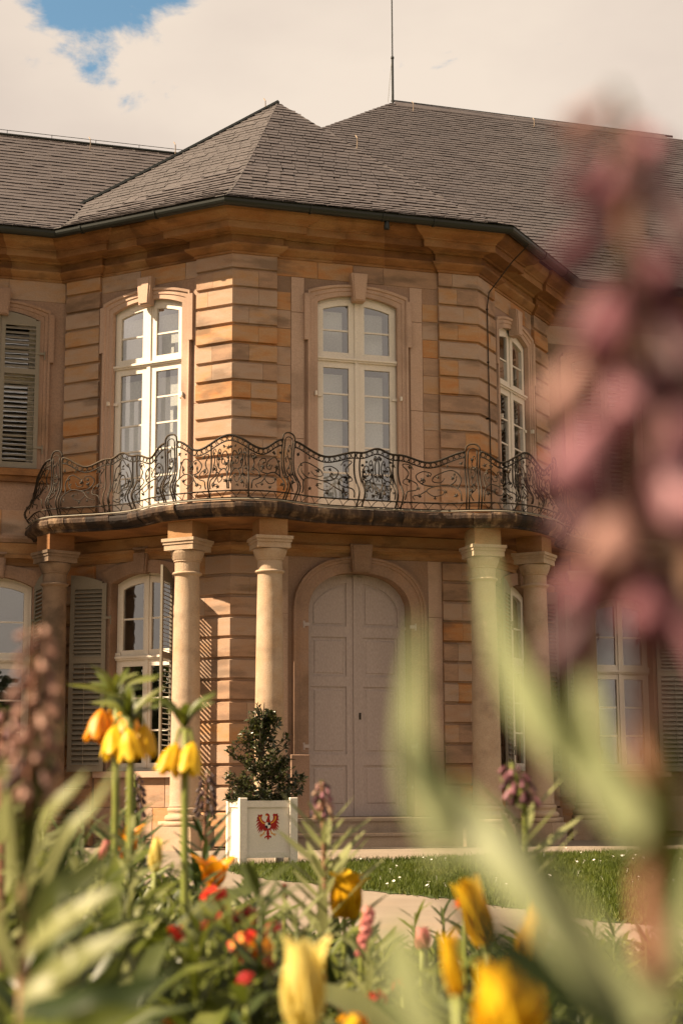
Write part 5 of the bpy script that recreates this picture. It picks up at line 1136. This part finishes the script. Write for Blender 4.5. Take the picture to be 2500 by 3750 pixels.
def floret_mesh(mat):
    mb = MB()
    for i in range(4):
        a = i * math.pi / 2; ca, sa = math.cos(a), math.sin(a); cb, sb = -sa, ca
        pr = [(0, 0, 0), (0.45, 0.42, 0.12), (0.95, 0.38, 0.02), (1.05, 0, 0.10), (0.95, -0.38, 0.02), (0.45, -0.42, 0.12)]; mb.add([(x * ca + y * cb, x * sa + y * sb, z + 0.03 * (i % 2)) for x, y, z in pr], [(0, 1, 2, 3), (0, 3, 4, 5)])
    return mb.mesh('floret', mat, True)
FLO = {k: floret_mesh(k) for k in ('red_petal', 'crimson_petal', 'orange_petal', 'pink_petal', 'yellow_petal')}
def wallflower(label, x, y, wpx, d, mats, n=14, seed=1):
    g = random.Random(seed); k = d / FPX; c = at(x, y, d); base = ground_pt(c); par = empty('wallflower', None, base); tag(par, label, 'flower', 'wallflowers in the bed'); stem(par, [base, base.lerp(c, .5) + Vector((.01, 0, 0)), c], 0.004, 0.003, 'green_stem')
    R_ = wpx * k * 0.5
    for i in range(n):
        v = Vector((g.gauss(0, 1), g.gauss(-0.5, 0.8), g.gauss(0.3, 0.7))).normalized(); o = link('floret', FLO[mats[i % len(mats)] if g.random() < .7 else mats[0]], par); o.rotation_mode = 'QUATERNION'; o.rotation_quaternion = (v + Vector((0, 0, .3))).to_track_quat('Z', 'Y')
        o.location = c + Vector((v.x, v.y * .8, v.z * .75)) * R_ * g.uniform(.55, 1.0) - base; s = R_ * g.uniform(0.38, 0.52); o.scale = (s, s, s)
    for i in range(16):
        t = g.uniform(0.45, 0.97); p0 = base.lerp(c, t); a = g.uniform(0, 6.28); hv = Vector((math.cos(a), math.sin(a), g.uniform(.3, .9))).normalized(); ln = g.uniform(0.05, 0.09); blade(par, [p0, p0 + hv * ln * .5, p0 + hv * ln - Vector((0, 0, .012))], ln * .2, g.choice([GRN, DRK]), Vector((-.3, -.5, .8)), n=3)
wallflower('bright red wallflower head under the star-shaped golden tulip', 790, 3285, 105, 2.2, ['red_petal'], 16, 1)
wallflower('deep crimson wallflower head between red and orange ones', 905, 3360, 95, 2.2, ['crimson_petal', 'red_petal'], 14, 2)
wallflower('deep crimson wallflower head just below the bright red one', 838, 3350, 80, 2.15, ['crimson_petal'], 10, 3)
wallflower('small red wallflower head low left of the orange one', 635, 3425, 95, 2.0, ['red_petal', 'crimson_petal'], 12, 4)
wallflower('orange and scarlet wallflower head in the middle of the bed', 918, 3462, 170, 2.0, ['orange_petal', 'red_petal', 'red_petal'], 14, 5)
wallflower('single scarlet wallflower hanging below the orange head', 990, 3530, 75, 1.95, ['red_petal'], 8, 6)
wallflower('scarlet wallflower head near the bottom right of the pale tulip', 1382, 3652, 72, 2.0, ['red_petal'], 9, 7)
wallflower('orange red wallflower head right of the pale yellow tulip', 1236, 3680, 78, 2.0, ['orange_petal', 'red_petal'], 10, 8)
wallflower('orange wallflower head at the bottom edge left of middle', 630, 3760, 90, 1.9, ['orange_petal'], 10, 9)
wallflower('orange red wallflower head left of the leaning yellow tulip', 1692, 3308, 62, 2.2, ['red_petal', 'orange_petal'], 10, 10)
wallflower('orange wallflower head at the bottom edge below the pale tulip', 1290, 3750, 110, 1.8, ['orange_petal', 'yellow_petal'], 10, 11)
wallflower('brownish red wallflower head behind the pale big leaf', 1465, 3610, 90, 1.9, ['crimson_petal', 'red_petal'], 9, 12)
wallflower('dark crimson wallflower head left below the bright red one', 765, 3385, 70, 2.1, ['crimson_petal', 'red_petal'], 11, 13)
wallflower('crimson wallflower head right above the orange and scarlet one', 1005, 3400, 78, 2.15, ['crimson_petal'], 11, 14)
wallflower('scarlet wallflower head low under the single hanging scarlet one', 900, 3590, 84, 1.8, ['red_petal', 'crimson_petal'], 10, 15)
def hyacinth(label, lo, hi, d, wpx, n, seed):
    g = random.Random(seed); A, B = at(*lo, d), at(*hi, d); k = d / FPX; base = ground_pt(A); par = empty('hyacinth', None, base); tag(par, label, 'flower'); stem(par, [base, A, B], 0.005, 0.003, 'green_stem')
    for i in range(n):
        t = i / n; a = i * 2.4; v = Vector((math.cos(a), math.sin(a), .2)); o = link('floret', FLO['pink_petal'], par); o.rotation_mode = 'QUATERNION'; o.rotation_quaternion = v.to_track_quat('Z', 'Y'); o.location = A.lerp(B, t) + v * wpx * k * .35 - base; o.scale = (wpx * k * .30,) * 3
hyacinth('pink hyacinth spike right of the golden lily-flowered tulip', (1322, 3500), (1352, 3330), 2.6, 52, 34, 3)

# low leafy growth between the flowers: nobody could count it
g = random.Random(77); mbs = {GRN: MB(), DRK: MB(), GLA: MB()}
cnt = 0
while cnt < 33000:
    y = 1.5 + 4.9 * g.random() ** 0.9; x = g.uniform(-0.25, 0.25) * y + g.uniform(-.25, .25) if cnt % 5 else g.uniform(-3.2, 3.2); px = 1250 + x / y * FPX
    if px < 650: lim = 3065
    elif px < 950: lim = 3065 + (px - 650) * 0.9
    elif px < 1300: lim = 3335
    else: lim = 3400
    if 560 < px < 1500 and y < 2.9: lim += 60 + 260 * min(1, (2.9 - y) / 0.6)
    hm = EYE - y * (lim - HZ) / FPX
    hm *= 0.82 + 0.18 * math.sin(x * 9 + 1.7 * math.sin(y * 5)) * math.sin(y * 7 + x * 3)
    if hm < 0.08: continue
    cnt += 1
    z0 = hm * g.uniform(0.35, 0.93) if g.random() < 0.8 else 0.02
    kind = g.random(); mt = g.choices([GRN, DRK, GLA], [5, 5, 1.1 if px > 700 else 2])[0]
    ln = g.uniform(0.05, 0.13) if kind < .75 else g.uniform(0.16, 0.30); a = g.uniform(0, 6.28); hv = Vector((math.cos(a), math.sin(a), 0)); up = g.uniform(0.3, 1.6) if kind < .8 else g.uniform(1.5, 3)
    dv_ = (hv + Vector((0, 0, up))).normalized(); p0 = Vector((x, y, z0 - ln * .3)); p2 = p0 + dv_ * ln + hv * ln * .25 - Vector((0, 0, ln * .1))
    if p2.z > hm * 1.04: continue
    pts = [p0, p0 + dv_ * ln * .35, p0 + dv_ * ln * .7 + hv * ln * .08, p2]; ribbon(mbs[mt], pts, ln * (g.uniform(.16, .28) if kind < .8 else g.uniform(.10, .17)), (-hv * .6 + Vector((g.uniform(-.4, .4), -.5, .8))).normalized(), 0.3)
# upright leafy shoots among the low leaves
for i in range(95):
    y = g.uniform(1.9, 4.6); px = g.choice([g.uniform(-100, 560), g.uniform(200, 1000), g.uniform(900, 2500)]); x = (px - 1250) / FPX * y; mt = g.choices([GRN, DRK, GLA], [3, 4, 2])[0]
    topy = (3010 if px < 560 else 3180 if px < 1000 else 3330) + g.uniform(-30, 230); H_ = EYE - y * (topy - HZ) / FPX; H0 = H_ - g.uniform(0.16, 0.3); n = g.randint(18, 28); tl = Vector((g.gauss(0, .03), g.gauss(0, .03), 1))
    if H0 < 0.05: continue
    mbs[GRN].tube([Vector((x, y, 0.01)), Vector((x, y, H0)), Vector((x, y, H0)) + tl * (H_ - H0)], [0.004, 0.004, 0.002], 5)
    for k in range(n):
        t = k / n; p0 = Vector((x, y, H0)) + tl * (H_ - H0) * t; a = k * 2.4 + i; hv = Vector((math.cos(a), math.sin(a), 0)); ln = g.uniform(0.055, 0.10) * (1.15 - 0.5 * t); up = g.uniform(0.5, 1.1)
        ribbon(mbs[mt], [p0, p0 + (hv + Vector((0, 0, up))) * ln * .3, p0 + (hv + Vector((0, 0, up * .95))) * ln * .6, p0 + hv * ln * .9 + Vector((0, 0, up * ln * .8))], ln * g.uniform(.13, .19), (-hv * .6 + Vector((-.2, -.5, .8))).normalized(), 0.3)
for mt, mb in mbs.items():
    me = bpy.data.meshes.new('foliage'); me.from_pydata(mb.v, [], mb.f); me.materials.append(MAT[mt]); me.polygons.foreach_set('use_smooth', [True] * len(me.polygons))
    tag(link('bed_foliage', me), {GRN: 'mid green low leaves filling the flower bed', DRK: 'dark green low leaves filling the flower bed', GLA: 'pale grey-green low leaves filling the flower bed'}[mt], 'foliage', kind='stuff')
# daisies scattered in the lawn
dm = MB()
for i in range(12):
    a = i * math.pi / 6; dm.add([(0, 0, .004), (math.cos(a - .2), math.sin(a - .2), 0.12), (1.15 * math.cos(a), 1.15 * math.sin(a), 0.1), (math.cos(a + .2), math.sin(a + .2), 0.12)], [(0, 1, 2, 3)])
dm.tube([(0, 0, -3.2), (0, 0, 0)], 0.08, 4); DAISY = dm.mesh('daisy', 'white_petal')
g = random.Random(5); cnt = 0
while cnt < 80:
    y = g.uniform(11, 23.5); x = g.uniform(-1.3, 0.22 * y)
    if not inside(x, y, LAWN) or math.sin(x * 2.1 + 1) + math.sin(y * 1.3) + g.uniform(-1, 1) < 0: continue
    cnt += 1; o = link('daisy', DAISY); o.location = (x, y, 0.075 + g.uniform(0, .02)); s = g.uniform(0.010, 0.016); o.scale = (s, s, s); o.rotation_euler = (g.uniform(-.5, .7), g.uniform(-.5, .5), g.uniform(0, 6)); tag(o, 'small white daisy dotted in the lawn grass', 'flower', 'daisies in the lawn')
